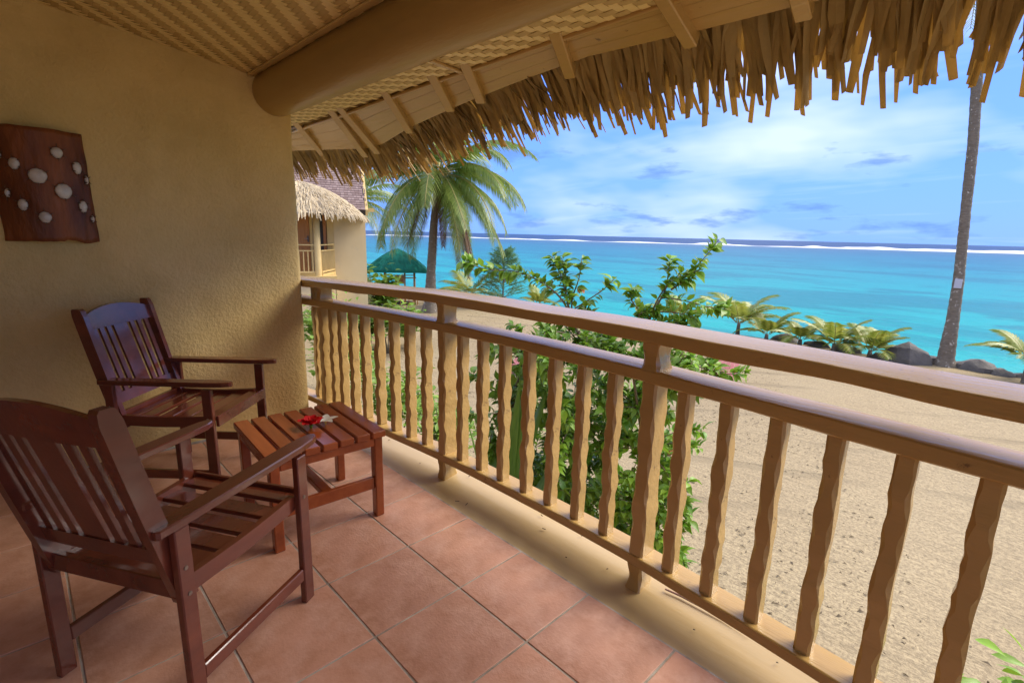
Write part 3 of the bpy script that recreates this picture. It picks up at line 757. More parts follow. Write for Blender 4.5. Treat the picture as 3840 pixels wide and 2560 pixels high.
SHELLS = [(-0.151, 0.398, 0.006, 0.014), (-0.108, 0.362, 0.022, 0.026), (-0.033, 0.312, 0.036, 0.034), (0.05, 0.428, 0.025, 0.026), (0.121, 0.366, 0.022, 0.03), (0.054, 0.247, 0.036, 0.036), (-0.146, 0.226, 0.010, 0.02), (-0.101, 0.174, 0.02, 0.027), (-0.029, 0.118, 0.025, 0.026), (0.123, 0.177, 0.021, 0.029), (0.152, 0.311, 0.007, 0.022), (0.154, 0.116, 0.007, 0.018)]
art()

# twig on the kerb and small fallen bits
m = MB(); m.tube([(1.285, .205, .031), (1.35, .214, .032), (1.46, .217, .031), (1.50, .217, .030)], [.0035, .0045, .004, .003], 6)
m.tube([(1.50, .217, .030), (1.55, .213, .030), (1.60, .206, .029)], [.003, .0014, .0008], 5)
tag(m.build('twig', M['twig'], None), 'thin dry reddish twig lying on the kerb under the balustrade', 'twig')
def bits():
    rnd = random.Random(8); mb = MB()
    for i in range(26):
        x = -1+3.2*rnd.random(); y = .01+.32*rnd.random(); z = .004+interp([(0, 0), (.115, .003), (.2, .022), (.245, .028), (.3, .018)], y)
        a = rnd.random()*3; L = .003+.008*rnd.random()**3; mb.box((0, 0, .001), (L*2, .003, .0025), Matrix.Translation((x, y, z)) @ Matrix.Rotation(a, 4, 'Z'))
    mb.build('fallen_specks', M['litter'], None, kind='stuff')
bits()

# ------------------------------------------------------------------ foliage
def leaf_mesh(name, m, wid=.30, fold=.18, droop=.35, tip=1.0, serr=.0, seg=5):
    b = MB(); prof = [0.03, .62, 1.0, .82, .42, .02] if seg == 5 else [.05, .8, 1, .3]
    for i in range(seg+1):
        u = i/seg; z = -droop*u*u; w = wid*prof[i]*(1+serr*(1 if i % 2 else -1))
        b.v += [(u, -w, z+fold*w), (u, 0, z), (u, w, z+fold*w)]
    for i in range(seg):
        a = i*3; b.f += [(a, a+3, a+4, a+1), (a+1, a+4, a+5, a+2)]
    return b
def leaf_set(m, n=4, **k):
    out = []
    for i in range(n):
        kk = dict(k); kk['droop'] = k.get('droop', .35)*(.3+.5*i); kk['wid'] = k.get('wid', .3)*(.85+.1*i); kk['serr'] = k.get('serr', 0)
        out.append(leaf_mesh('leaf', m, **kk))
    return out
def place(d, up, pos, size, rollv=0):
    x = Vector(d).normalized(); y = Vector(up).cross(x)
    if y.length < 1e-4: y = x.orthogonal()
    y.normalize(); z = x.cross(y)
    if rollv: y, z = y*math.cos(rollv)+z*math.sin(rollv), z*math.cos(rollv)-y*math.sin(rollv)
    return Matrix(((x.x*size, y.x*size, z.x*size, pos[0]), (x.y*size, y.y*size, z.y*size, pos[1]), (x.z*size, y.z*size, z.z*size, pos[2]), (0, 0, 0, 1)))
def scatter_leaves(t, leaves, m, npart, sets, origin=Vector((0, 0, 0)), partname='leaf', stuffname='foliage'):
    leaves.sort(key=lambda q: (not facing(q.translation+origin), (q.translation+origin-CAM).length/q.to_scale()[0]))
    ms = [b.mesh('leaf', m, True) for b in sets]; rest = MB(); rnd = random.Random(1)
    for i, q in enumerate(leaves):
        k = rnd.randrange(len(sets))
        if i < npart: o = link(partname, ms[k], t); o.matrix_local = q
        else: rest.add(sets[k].v, sets[k].f, q)
    if rest.v: rest.build(stuffname, m, t, smooth=True, kind='stuff')

def hibiscus(label, base, hubs, branches, vol, seed, npart=300, group=None, mname='leaf', lsize=.088, twigs=90, flowers=()):
    t = thing('hibiscus_bush', label, 'shrub', base, 0, group); B0 = Vector(base); rnd = random.Random(seed)
    st = MB(); leaves = []
    def whorl(p, d, n, s, spread=1.0):
        d = Vector(d).normalized()
        for k in range(n):
            a = k*2.4+rnd.random(); s_ = d.orthogonal().normalized(); y = d.cross(s_); o = s_*math.cos(a)+y*math.sin(a)
            f = 1-k/(n+2.0); dirv = d*(.25+.9*(1-f))+o*(.95*spread*f+.35)+Vector((0, 0, .15))
            leaves.append(place(dirv, (0, 0, 1), p-d*(.010*k*f*3)+o*.006-B0, s*(.55+.6*f)*rnd.uniform(.8, 1.15), rnd.gauss(0, .4)))
    def along(pts, r0, r1, dens, s, start=.25):
        pts = [Vector(p) for p in pts]; fine = []
        for i in range(len(pts)-1):
            for k in range(4):
                u = k/4; p0 = pts[max(i-1, 0)]; p1 = pts[i]; p2 = pts[i+1]; p3 = pts[min(i+2, len(pts)-1)]
                fine.append(.5*((2*p1)+(p2-p0)*u+(2*p0-5*p1+4*p2-p3)*u*u+(3*p1-p0-3*p2+p3)*u**3))
        fine.append(pts[-1]); n = len(fine)
        st.tube([f-B0 for f in fine], [r0+(r1-r0)*i/(n-1) for i in range(n)], 6)
        L = sum((b-a).length for a, b in zip(fine, fine[1:])); cnt = int(L*dens*1.75)
        for k in range(cnt):
            u = start+(1-start)*(k+rnd.random())/cnt; i = min(int(u*(n-1)), n-2); p = fine[i].lerp(fine[i+1], u*(n-1)-i); d = (fine[i+1]-fine[i]).normalized()
            a = rnd.random()*6.28; s_ = d.orthogonal().normalized(); o = s_*math.cos(a)+d.cross(s_)*math.sin(a)
            leaves.append(place(d*.5+o+Vector((0, 0, -.15+.5*rnd.random())), (0, 0, 1), p+o*.01-B0, s*rnd.uniform(.65, 1.2), rnd.gauss(0, .5)))
        whorl(fine[-1], fine[-1]-fine[-3], 12, s*1.1)
        return fine
    for h in hubs: along(h, .022, .010, 3, lsize, .5)
    nodes = [Vector(p) for h in hubs for p in h[1:]]
    for b, dens in branches: along(b, .009, .003, dens, lsize); nodes += [Vector(p) for p in b[:-1]]
    (x0, x1), (y0, y1), (z0, z1) = vol
    for k in range(twigs):
        e = Vector((rnd.uniform(x0, x1), rnd.uniform(y0, y1), rnd.uniform(z0, z1)))
        nd = min(nodes, key=lambda q: (q-e).length + .6*max(0, q.z-e.z))
        mid = nd.lerp(e, .5)+Vector((rnd.gauss(0, .06), rnd.gauss(0, .06), .05)); 
        along([nd, mid, e], .006, .002, 22, lsize*.95, .25)
    st.build('stem', M['stem'], t, smooth=True)
    scatter_leaves(t, leaves, M[mname], npart, leaf_set(M[mname], 4, wid=.29, fold=.35, droop=.42, serr=.06), B0)
    for p in flowers:
        f = MB()
        for k in range(5): petal(f, Vector(p)-B0, k*1.257, .05, .028, -.5, .5, .004, rnd)
        f.build('flower', M['orange_petal'], t, smooth=True)
    return t
HG = 'hibiscus bushes beyond the balustrade'
hibiscus('tall hibiscus bush with long arching left branch and one orange flower', (-.75, 2.25, GZ),
    [[(-.75, 2.25, GZ), (-.80, 2.2, -1.3), (-.62, 2.1, -.3), (-.57, 1.98, .54)], [(-.75, 2.25, GZ), (-1.0, 1.9, -1.2), (-1.1, 1.7, -.3), (-.95, 1.75, .25)]],
    [([(-.57, 1.98, .50), (-.69, 1.88, .80), (-.85, 1.74, .96), (-1.0, 1.6, 1.03), (-1.15, 1.44, 1.04), (-1.28, 1.28, 1.10)], 46), ([(-.63, 1.99, .55), (-.7, 1.94, .83), (-.73, 1.91, .98), (-.80, 1.85, 1.16)], 52),
     ([(-.66, 1.98, .6), (-.73, 1.98, .82), (-.74, 1.97, 1.01), (-.77, 1.94, 1.15)], 52), ([(-.66, 2.0, .6), (-.69, 2.01, .79), (-.65, 2.04, .98), (-.64, 2.05, 1.15)], 20), ([(-.66, 2.0, .55), (-.70, 2.0, .67), (-.6, 2.08, .78), (-.48, 2.16, .89), (-.41, 2.22, .99)], 16),
     ([(-.6, 2.05, .4), (-.72, 1.95, .58), (-.85, 1.9, .66)], 60), ([(-.6, 2.05, .4), (-.55, 2.1, .62), (-.62, 2.08, .74)], 60)],
    ((-1.42, -.30), (1.40, 2.4), (-1.15, .55)), 5, 300, HG, twigs=170, flowers=[(-.63, 2.05, .90), (-.80, 1.6, -.15)])
hibiscus('tall hibiscus bush right of centre whose topmost sprig rises above the horizon', (.02, 2.75, GZ),
    [[(.02, 2.75, GZ), (-.05, 2.65, -1.2), (-.15, 2.5, -.2), (-.28, 2.54, .5)], [(.02, 2.75, GZ), (.1, 2.6, -1.4), (-.1, 2.4, -.5), (-.25, 2.32, .28)]],
    [([(-.28, 2.54, .5), (-.2, 2.58, .8), (-.1, 2.64, .99), (.06, 2.72, 1.11), (.2, 2.78, 1.33)], 30), ([(-.2, 2.58, .75), (-.14, 2.61, .92), (-.14, 2.62, 1.07), (-.13, 2.62, 1.16)], 50), ([(-.28, 2.54, .45), (-.25, 2.55, .6), (-.39, 2.47, .79), (-.38, 2.48, .90)], 60),
     ([(-.2, 2.57, .7), (-.17, 2.6, .82), (-.01, 2.69, .81), (.18, 2.78, .77), (.31, 2.83, .76)], 48), ([(-.25, 2.55, .5), (-.22, 2.57, .68), (-.03, 2.67, .70), (.1, 2.74, .66)], 56), ([(-.25, 2.55, .45), (-.32, 2.5, .66), (-.2, 2.6, .72)], 70), ([(-.25, 2.55, .5), (-.1, 2.6, .62), (.02, 2.7, .58)], 70), ([(-.1, 2.62, .9), (.0, 2.65, .98), (.05, 2.68, 1.0)], 50), ([(-.05, 2.66, .98), (.02, 2.68, 1.04), (.10, 2.72, 1.08)], 50),
     ([(-.25, 2.32, .25), (-.05, 2.4, .34), (.09, 2.51, .34), (.35, 2.63, .26), (.57, 2.72, .27)], 32), ([(-.28, 2.5, .2), (-.4, 2.35, .3), (-.55, 2.3, .45)], 40)],
    ((-.80, .34), (2.05, 2.8), (-1.6, .5)), 9, 300, HG, twigs=200, flowers=[(.12, 2.45, -.45)])

# strap leaved plant right below the rail
def strap_plant(label, base, n, L, seed):
    t = thing('strap_leaf_plant', label, 'plant', base); rnd = random.Random(seed)
    for k in range(n):
        a = rnd.uniform(0, 6.28); lean = rnd.uniform(.12, .75); m = MB(); secs = []; l = L*rnd.uniform(.7, 1.1); w = .075*rnd.uniform(.8, 1.3)
        o = Vector((math.cos(a), math.sin(a), 0)); y = Vector((-o.y, o.x, 0))
        for i in range(8):
            u = i/7; ww = w*(.4+1.5*u-1.85*u*u+.05)
            c = o*(l*lean*(u**1.6))+Vector((0, 0, l*(u-.45*lean*u*u)))
            secs.append([c-y*ww+o*ww*.0, c-o*(ww*.3), c+y*ww])
        m.loft(secs, closed=False, cap=False); m.build('leaf', M['strap'], t, smooth=True)
strap_plant('plant with broad upright dark green strap leaves just below the balustrade', (-.55, 1.08, -1.7), 17, 1.95, 3)
m = MB(); m.tube([(-.55, 1.08, GZ-.02), (-.56, 1.09, -2.1), (-.55, 1.08, -1.65)], .05, 8); o = m.build('stem', M['stem'], bpy.data.objects['strap_leaf_plant'])
o.matrix_parent_inverse = Matrix.Translation((.55, -1.08, 1.7))

def leafy(label, base, h, rad, n, ls, seed, mname='leaf_hedge', name='leafy_shrub', group=None, npart=0, wid=.22, stems=7, up=.5):
    t = thing(name, label, 'shrub', base, 0, group); rnd = random.Random(seed); st = MB(); leaves = []
    tips = []
    for k in range(stems):
        a = rnd.random()*6.28; r_ = rad*math.sqrt(rnd.random())*.8; tip = Vector((r_*math.cos(a), r_*math.sin(a), h*rnd.uniform(.6, 1))); mid = tip*.5+Vector((0, 0, h*.08))
        st.tube([(0, 0, -.03), mid, tip], [.016, .010, .005], 5); tips.append((mid, tip))
    for k in range(n):
        mid, tip = rnd.choice(tips); p = mid.lerp(tip, rnd.random()**.6)+Vector((rnd.gauss(0, rad*.2), rnd.gauss(0, rad*.2), rnd.gauss(0, h*.07))); p.z = max(p.z, .04)
        a = rnd.random()*6.28
        leaves.append(place((math.cos(a), math.sin(a), rnd.uniform(-.3, .5)+up), (0, 0, 1), p, ls*rnd.uniform(.6, 1.25), rnd.gauss(0, .4)))
    st.build('stem', M['stem'], t); scatter_leaves(t, leaves, M[mname], npart, leaf_set(M[mname], 4, wid=wid, fold=.3, droop=.35), Vector(base)); return t
SG = 'leafy shrubs growing beside the neighbouring house'
leafy('bright green shrub at the corner of the pale house, left of the gazebo', (-14.9, 8.2, GZ), 2.5, .85, 700, .32, 1, group=SG, stems=10)
leafy('low bright green hedge shrub below the pale wall, behind the balustrade corner', (-12.9, 6.2, GZ), 1.5, 1.0, 800, .26, 2, group=SG, stems=12)
leafy('low hedge shrub in the middle of the row running from the house', (-12.1, 6.9, GZ), 1.45, .95, 760, .26, 3, group=SG, stems=12)
leafy('last hedge shrub of the row, nearest the leaning palm trunk', (-12.4, 7.9, GZ), 1.4, .9, 700, .26, 4, group=SG, stems=12)
leafy('grey green shrub standing close against the pale house wall', (-13.6, 6.9, GZ), 2.3, .35, 160, .16, 5, 'leaf_grey', group=SG, stems=5)
leafy('small grey green sprig against the pale wall, right of its taller twin', (-13.9, 7.3, GZ), 2.15, .22, 90, .14, 6, 'leaf_grey', group=SG, stems=4)
NG = 'green garden plants below the balustrade'
leafy('bright green garden plant seen through the leftmost balusters', (-7.6, 3.3, GZ), 1.8, .85, 900, .17, 7, group=NG, stems=14)
leafy('garden plant with upright bright leaves behind the side table', (-5.3, 3.0, GZ), 1.6, .8, 820, .16, 8, group=NG, stems=14)
leafy('garden plant at the sand edge, seen between balusters left of the middle post', (-3.7, 2.9, GZ), 1.5, .7, 760, .14, 9, group=NG, stems=12)
leafy('tall dark leafy plant tucked into the corner between wall and balustrade', (-9.8, 3.9, GZ), 2.2, .8, 800, .2, 10, group=NG, stems=12)
leafy('leafy green plant poking up at the lower right corner outside the balustrade', (2.42, 1.80, GZ), 2.02, .28, 260, .11, 12, 'leaf', npart=200, stems=7)

# ------------------------------------------------------------------ palms
def frond_mesh(L, az, e0, droop, nl, ll, rnd, wid=.03, hang=.5, twist=0):
    """one pinnate leaf: curved rib and two rows of leaflets"""
    m = MB(); rib = MB(); pts = []; p = Vector((0, 0, 0)); n = 14; tan = []
    o = Vector((math.cos(az), math.sin(az), 0)); side = Vector((-o.y, o.x, 0))
    for i in range(n+1):
        u = i/n; e = e0-droop*u**1.25; d = o*math.cos(e)+Vector((0, 0, math.sin(e)))+side*(twist*u); d.normalize(); pts.append(p.copy()); tan.append(d); p = p+d*(L/n)
    rib.tube(pts, [.035*L/4*(1-.85*i/n)+.003 for i in range(n+1)], 5)
    def at(u): k = min(int(u*n), n-1); f = u*n-k; return pts[k].lerp(pts[k+1], f), tan[k].lerp(tan[k+1], f).normalized()
    for s_ in (-1, 1):
        for i in range(nl):
            u = .14+.86*(i+.5*rnd.random())/nl; c, d = at(u); sd = d.cross(Vector((0, 0, 1)))
            if sd.length < .05: sd = side.copy()
            sd.normalize(); sd *= s_
            l = ll*(math.sin(math.pi*min(1, .12+.80*u))**.7)*rnd.uniform(.85, 1.1); fw = .55+.75*u
            dr = (sd+d*fw+Vector((0, 0, .25-hang*.5))).normalized(); q = c+dr*(l*.45); dr2 = (dr+Vector((0, 0, -hang*rnd.uniform(.7, 1.4)))).normalized(); r_ = q+dr2*(l*.6)
            w = wid*(1-.4*u); wv = d*w
            k = len(m.v); m.v += [tuple(c-wv*.6), tuple(c+wv*.6), tuple(q-wv), tuple(q+wv+Vector((0, 0, w*.5))), tuple(r_)]
            m.f += [(k, k+2, k+3, k+1), (k+2, k+4, k+3)]
    return m, rib
def palm(name, label, base, trunk_pts, radii, fronds, seed, mname='frond', group=None, cat='palm tree', coconuts=0, rings=True):
    t = thing(name, label, cat, base, 0, group); rnd = random.Random(seed)
    if trunk_pts:
        m = MB(); P = [Vector(p) for p in trunk_pts]; fine = []; rr = []
        for i in range(len(P)-1):
            seg = max(2, int((P[i+1]-P[i]).length/.14))
            for k in range(seg):
                u = k/seg; fine.append(P[i].lerp(P[i+1], u)); r_ = radii[i]+(radii[i+1]-radii[i])*u; rr.append(r_*(1+(.035 if k % 2 else -.02)*rings+.05*nz(len(fine)*.3, seed)))
        fine.append(P[-1]); rr.append(radii[-1]); m.tube(fine, rr, 14); m.build('trunk', M['trunk'], t, smooth=True); top = P[-1]
    else: top = Vector((0, 0, 0))
    for (L, az, e0, droop, nl, ll, hang, kind, w) in fronds:
        fm, rib = frond_mesh(L, az, e0, droop, nl, ll, rnd, w, hang, rnd.gauss(0, .12))
        f = fm.build('frond', M['frond_dead'] if kind == 'dead' else M[mname], t); f.location = top+Vector((.12*math.cos(az), .12*math.sin(az), 0)); rib.build('rib', M['rachis'] if kind != 'dead' else M['frond_dead'], f, smooth=True)
    return t
rnd = random.Random(21); fr = []
for k in range(36):
    az = k*2.399+rnd.gauss(0, .15); lv = k/36
    e0 = 1.05-1.75*lv+rnd.gauss(0, .08); fr.append((rnd.uniform(4.5, 5.3), az, e0, (1.75-.95*lv)+.3*rnd.random(), 66, 1.1, .6+.3*lv, 'live', .050))
for k in range(7): fr.append((rnd.uniform(3.0, 4.2), rnd.random()*6.28, -.95-.3*rnd.random(), .35, 40, .55, 1.6, 'dead', .03))
for a_, l_ in ((25, 5.2), (38, 4.8), (10, 4.4), (-25, 3.6)): fr.append((l_, R(a_), -1.05, .42, 60, .75, 1.6, 'dead', .055))
palm('coconut_palm', 'big leaning coconut palm with full drooping crown beside the green roofed gazebo', (-18.6, 13.1, GZ), [(0, 0, -.1), (.03, .02, .5), (.02, .10, 2.0), (.06, .25, 4.2), (.22, .45, 6.6)], [.46, .30, .22, .19, .16], fr, 4)
rnd = random.Random(5); fr = []
for k in range(22): fr.append((rnd.uniform(3.6, 4.4), k*2.399, 1.0-1.4*k/22, 1.3+.3*rnd.random(), 46, .95, .8, 'live', .034))
palm('coconut_palm', 'smaller palm half hidden behind the neighbouring house roof', (-28.5, 14.1, GZ), [(0, 0, -.1), (.1, .1, 2.5), (.15, .2, 5.7)], [.30, .2, .16], fr, 9)
rnd = random.Random(6); fr = []
for k in range(22): fr.append((rnd.uniform(4.0, 4.8), k*2.399, 1.1-1.5*k/22, 1.3+.3*rnd.random(), 46, 1.0, .8, 'live', .034))
# tall palm at the right: trunk measured at the shore line
u_ = Vector((.9973, .0734, 0)); tp = [(0.0, -.12), (-.02, .3), (-.04, 1.43), (-.10, 2.83), (-.27, 4.99), (-.41, 6.93), (-.685, 9.42), (-.95, 11.8), (-1.3, 14.2)]
palm('coconut_palm', 'tall slender palm with bare grey trunk at the right, standing on the rocky shore', (.48, 20.1, GZ), [(u_.x*a, u_.y*a, z) for a, z in tp], [.34, .235, .175, .145, .135, .14, .135, .13, .12], fr, 12)
m = MB(); m.box((0, 0, 0), (.19, .03, .29), ch=.008); o = m.build('metal_plate', M['plate'], None); o.location = (.40, 19.935, GZ+2.69); o.rotation_euler = (0, 0, R(4))
tag(o, 'small grey metal plate fixed to the tall palm trunk', 'plate')
# young palms along the shore
YG = 'young palms along the rocky shore'
def young(label, base, n, L, seed, h=.25, e=1.25, mname='frond_y', trunk=True):
    rnd = random.Random(seed)
    fr = [(L*rnd.uniform(.75, 1.1), k*2.399+rnd.random()*.4, e-.95*k/n+rnd.gauss(0, .08), .75+.5*rnd.random(), 30, L*.34, .35, 'live', .036) for k in range(n)]
    return palm('young_palm', label, base, [(0, 0, -.1), (.0, .02, h)], [.09, .06], fr, seed, mname, YG, 'young palm')
young('largest young palm of the shore row, just right of the tall hibiscus sprig', (-6.25, 20.0, GZ), 12, 2.1, 1, .5)
young('yellowish young palm right of the largest one in the shore row', (-5.0, 19.7, GZ), 10, 1.25, 2)
young('small sparse young palm between two bushier ones on the shore', (-3.75, 19.6, GZ), 9, 1.15, 3)
young('bright green young palm in the middle of the shore row', (-2.6, 19.5, GZ), 11, 1.5, 4, .3)
young('yellow green young palm beside the big dark boulder', (-1.5, 19.5, GZ), 11, 1.3, 5, .25)
young('young palm on a short stem at the right edge of the photo', (2.35, 19.3, GZ), 12, 1.25, 6, .75, 1.1)
young('low young palm with spreading fronds behind the hibiscus, left of its tall sprig', (-9.3, 20.6, GZ), 10, 1.6, 7, .3)
young('low young palm just right of the leaning palm trunk', (-19.5, 16.4, GZ), 10, 2.4, 8, .6, 1.0)
young('small young palm on the shore between the casuarina and the hibiscus', (-16.6, 18.8, GZ), 9, 1.3, 9, .2)

# feathery casuarina shrub
def feather(label, base, h, r, n, seed):
    t = thing('casuarina_shrub', label, 'shrub', base); rnd = random.Random(seed); st = MB(); lf = MB()
    st.tube([(0, 0, -.05), (.03, .02, h*.5), (.05, 0, h)], [.05, .035, .012], 6)
    for k in range(n):
        z = h*(.1+.9*rnd.random()**.8); a = rnd.random()*6.28; L = r*(1.05-z/h*.75)*rnd.uniform(.6, 1.1); o = Vector((math.cos(a), math.sin(a), .35)); p = Vector((0, 0, z)); q = p+o*L
        st.tube([p, p.lerp(q, .5)+Vector((0, 0, .05)), q], [.009, .006, .003], 4)
        for j in range(34):
            u = .25+.75*rnd.random(); c = p.lerp(q, u)+Vector((0, 0, .04)); d = (o+Vector((rnd.gauss(0, .6), rnd.gauss(0, .6), rnd.gauss(-.1, .5)))).normalized()*rnd.uniform(.15, .34); w = d.orthogonal().normalized()*.013
            i = len(lf.v); lf.v += [tuple(c-w), tuple(c+w), tuple(c+d+Vector((0, 0, -.05)))]; lf.f.append((i, i+1, i+2))
    st.build('stem', M['stem'], t); lf.build('foliage', M['casuarina'], t, kind='stuff')
feather('soft feathery dark green shrub between the leaning palm trunk and the hibiscus', (-17.9, 17.4, GZ), 3.0, 1.8, 150, 3)

# ------------------------------------------------------------------ boulders
def rock(label, c, s, seed, rz=0):
    mb = MB(); n, k = 12, 9
    for i in range(k+1):
        th = math.pi*i/k
        for j in range(n):
            ph = 2*math.pi*j/n; d = Vector((math.sin(th)*math.cos(ph), math.sin(th)*math.sin(ph), math.cos(th)))
            q = d*(1+.30*nz(d.x*1.5+seed, d.y*1.5, d.z*1.5)+.12*nz(d.x*4, d.y*4+seed, d.z*4)); mb.v.append((q.x*s[0], q.y*s[1], q.z*s[2]))
    for i in range(k):
        for j in range(n): mb.f.append((i*n+j, (i+1)*n+j, (i+1)*n+(j+1) % n, i*n+(j+1) % n))
    o = mb.build('boulder', M['rock'], None); smooth_by_angle(o, 28); o.location = c; o.rotation_euler = (0, 0, rz)
    tag(o, label, 'boulder', 'dark boulders along the shore')
rock('biggest dark boulder, left of the tall palm trunk', (-.52, 19.75, GZ+.05), (.72, .5, .55), 1.0, .3)
rock('flat dark boulder touching the left side of the tall palm foot', (.02, 20.55, GZ-.12), (.6, .4, .34), 2.2)
rock('long dark boulder just right of the tall palm trunk', (1.22, 20.2, GZ-.05), (.62, .4, .36), 3.4, -.2)
rock('second dark boulder right of the tall palm trunk', (1.85, 20.0, GZ-.1), (.36, .3, .28), 4.1, .6)
rock('low dark boulder between the second one and the rightmost young palm', (2.3, 20.2, GZ-.12), (.34, .3, .24), 5.3)
rock('dark boulder behind the rightmost young palm stem', (2.85, 20.1, GZ-.1), (.45, .35, .3), 6.7, .9)
rock('small dark boulder at the foot of the yellow green young palm', (-1.2, 19.5, GZ-.05), (.34, .28, .24), 7.7)
rock('dark boulder under the bright green young palm', (-2.3, 20.0, GZ-.05), (.5, .36, .30), 8.9, .2)
rock('low dark boulder between the small sparse palm and the bright green one', (-3.3, 20.2, GZ-.1), (.5, .36, .3), 9.9, -.3)
rock('dark boulder behind the yellowish young palm', (-4.6, 20.6, GZ-.1), (.5, .4, .3), 11.1, .5)
rock('pale edged dark boulder in front of the big boulder', (-.95, 19.35, GZ-.1), (.3, .22, .17), 12.3, .5)

# ------------------------------------------------------------------ sun loungers
def lounger(label, loc, rz, group):
    t = thing('sun_lounger', label, 'sun lounger', loc, rz, group)
    Wd, L, H = .68, 1.75, .33
    for s_ in (-1, 1):
        b = MB(); b.box((s_*(Wd/2-.03), L/2, H-.045), (.045, L, .075), ch=.004); b.build('side_rail', M['lounger'], t)
        for y, ln in ((.14, .06), (L-.16, -.04)):
            b = MB(); b.bar((s_*(Wd/2-.03), y, H-.05), (s_*(Wd/2-.03), y-ln, 0), .045, .07); b.build('leg', M['lounger'], t)
    for k in range(6):
        b = MB(); b.box((-Wd/2+.057+k*.1133, L*.32, H+.008), (.104, L*.62, .02), ch=.003); b.build('slat', M['lounger'], t)
    a = R(26); piv = Vector((0, L*.635, H+.005)); Mx = Matrix.Translation(piv) @ Matrix.Rotation(a, 4, 'X')
    bk = MB(); bk.box((0, .32, -.03), (Wd-.1, .05, .03), Mx); bk.build('back_brace', M['lounger'], t)
    for k in range(6):
        b = MB(); b.box((-Wd/2+.057+k*.1133, .34, 0), (.104, .66, .02), Mx, ch=.003); b.build('back_slat', M['lounger'], t)
LG = 'red painted wooden sun loungers on the sand'
lounger('red slatted wooden sun lounger on the sand just right of the hibiscus bush', (-3.05, 10.9, GZ), R(17), LG)
lounger('red wooden sun lounger glimpsed on the sand behind the hibiscus leaves', (-7.4, 8.3, GZ), R(35), LG)

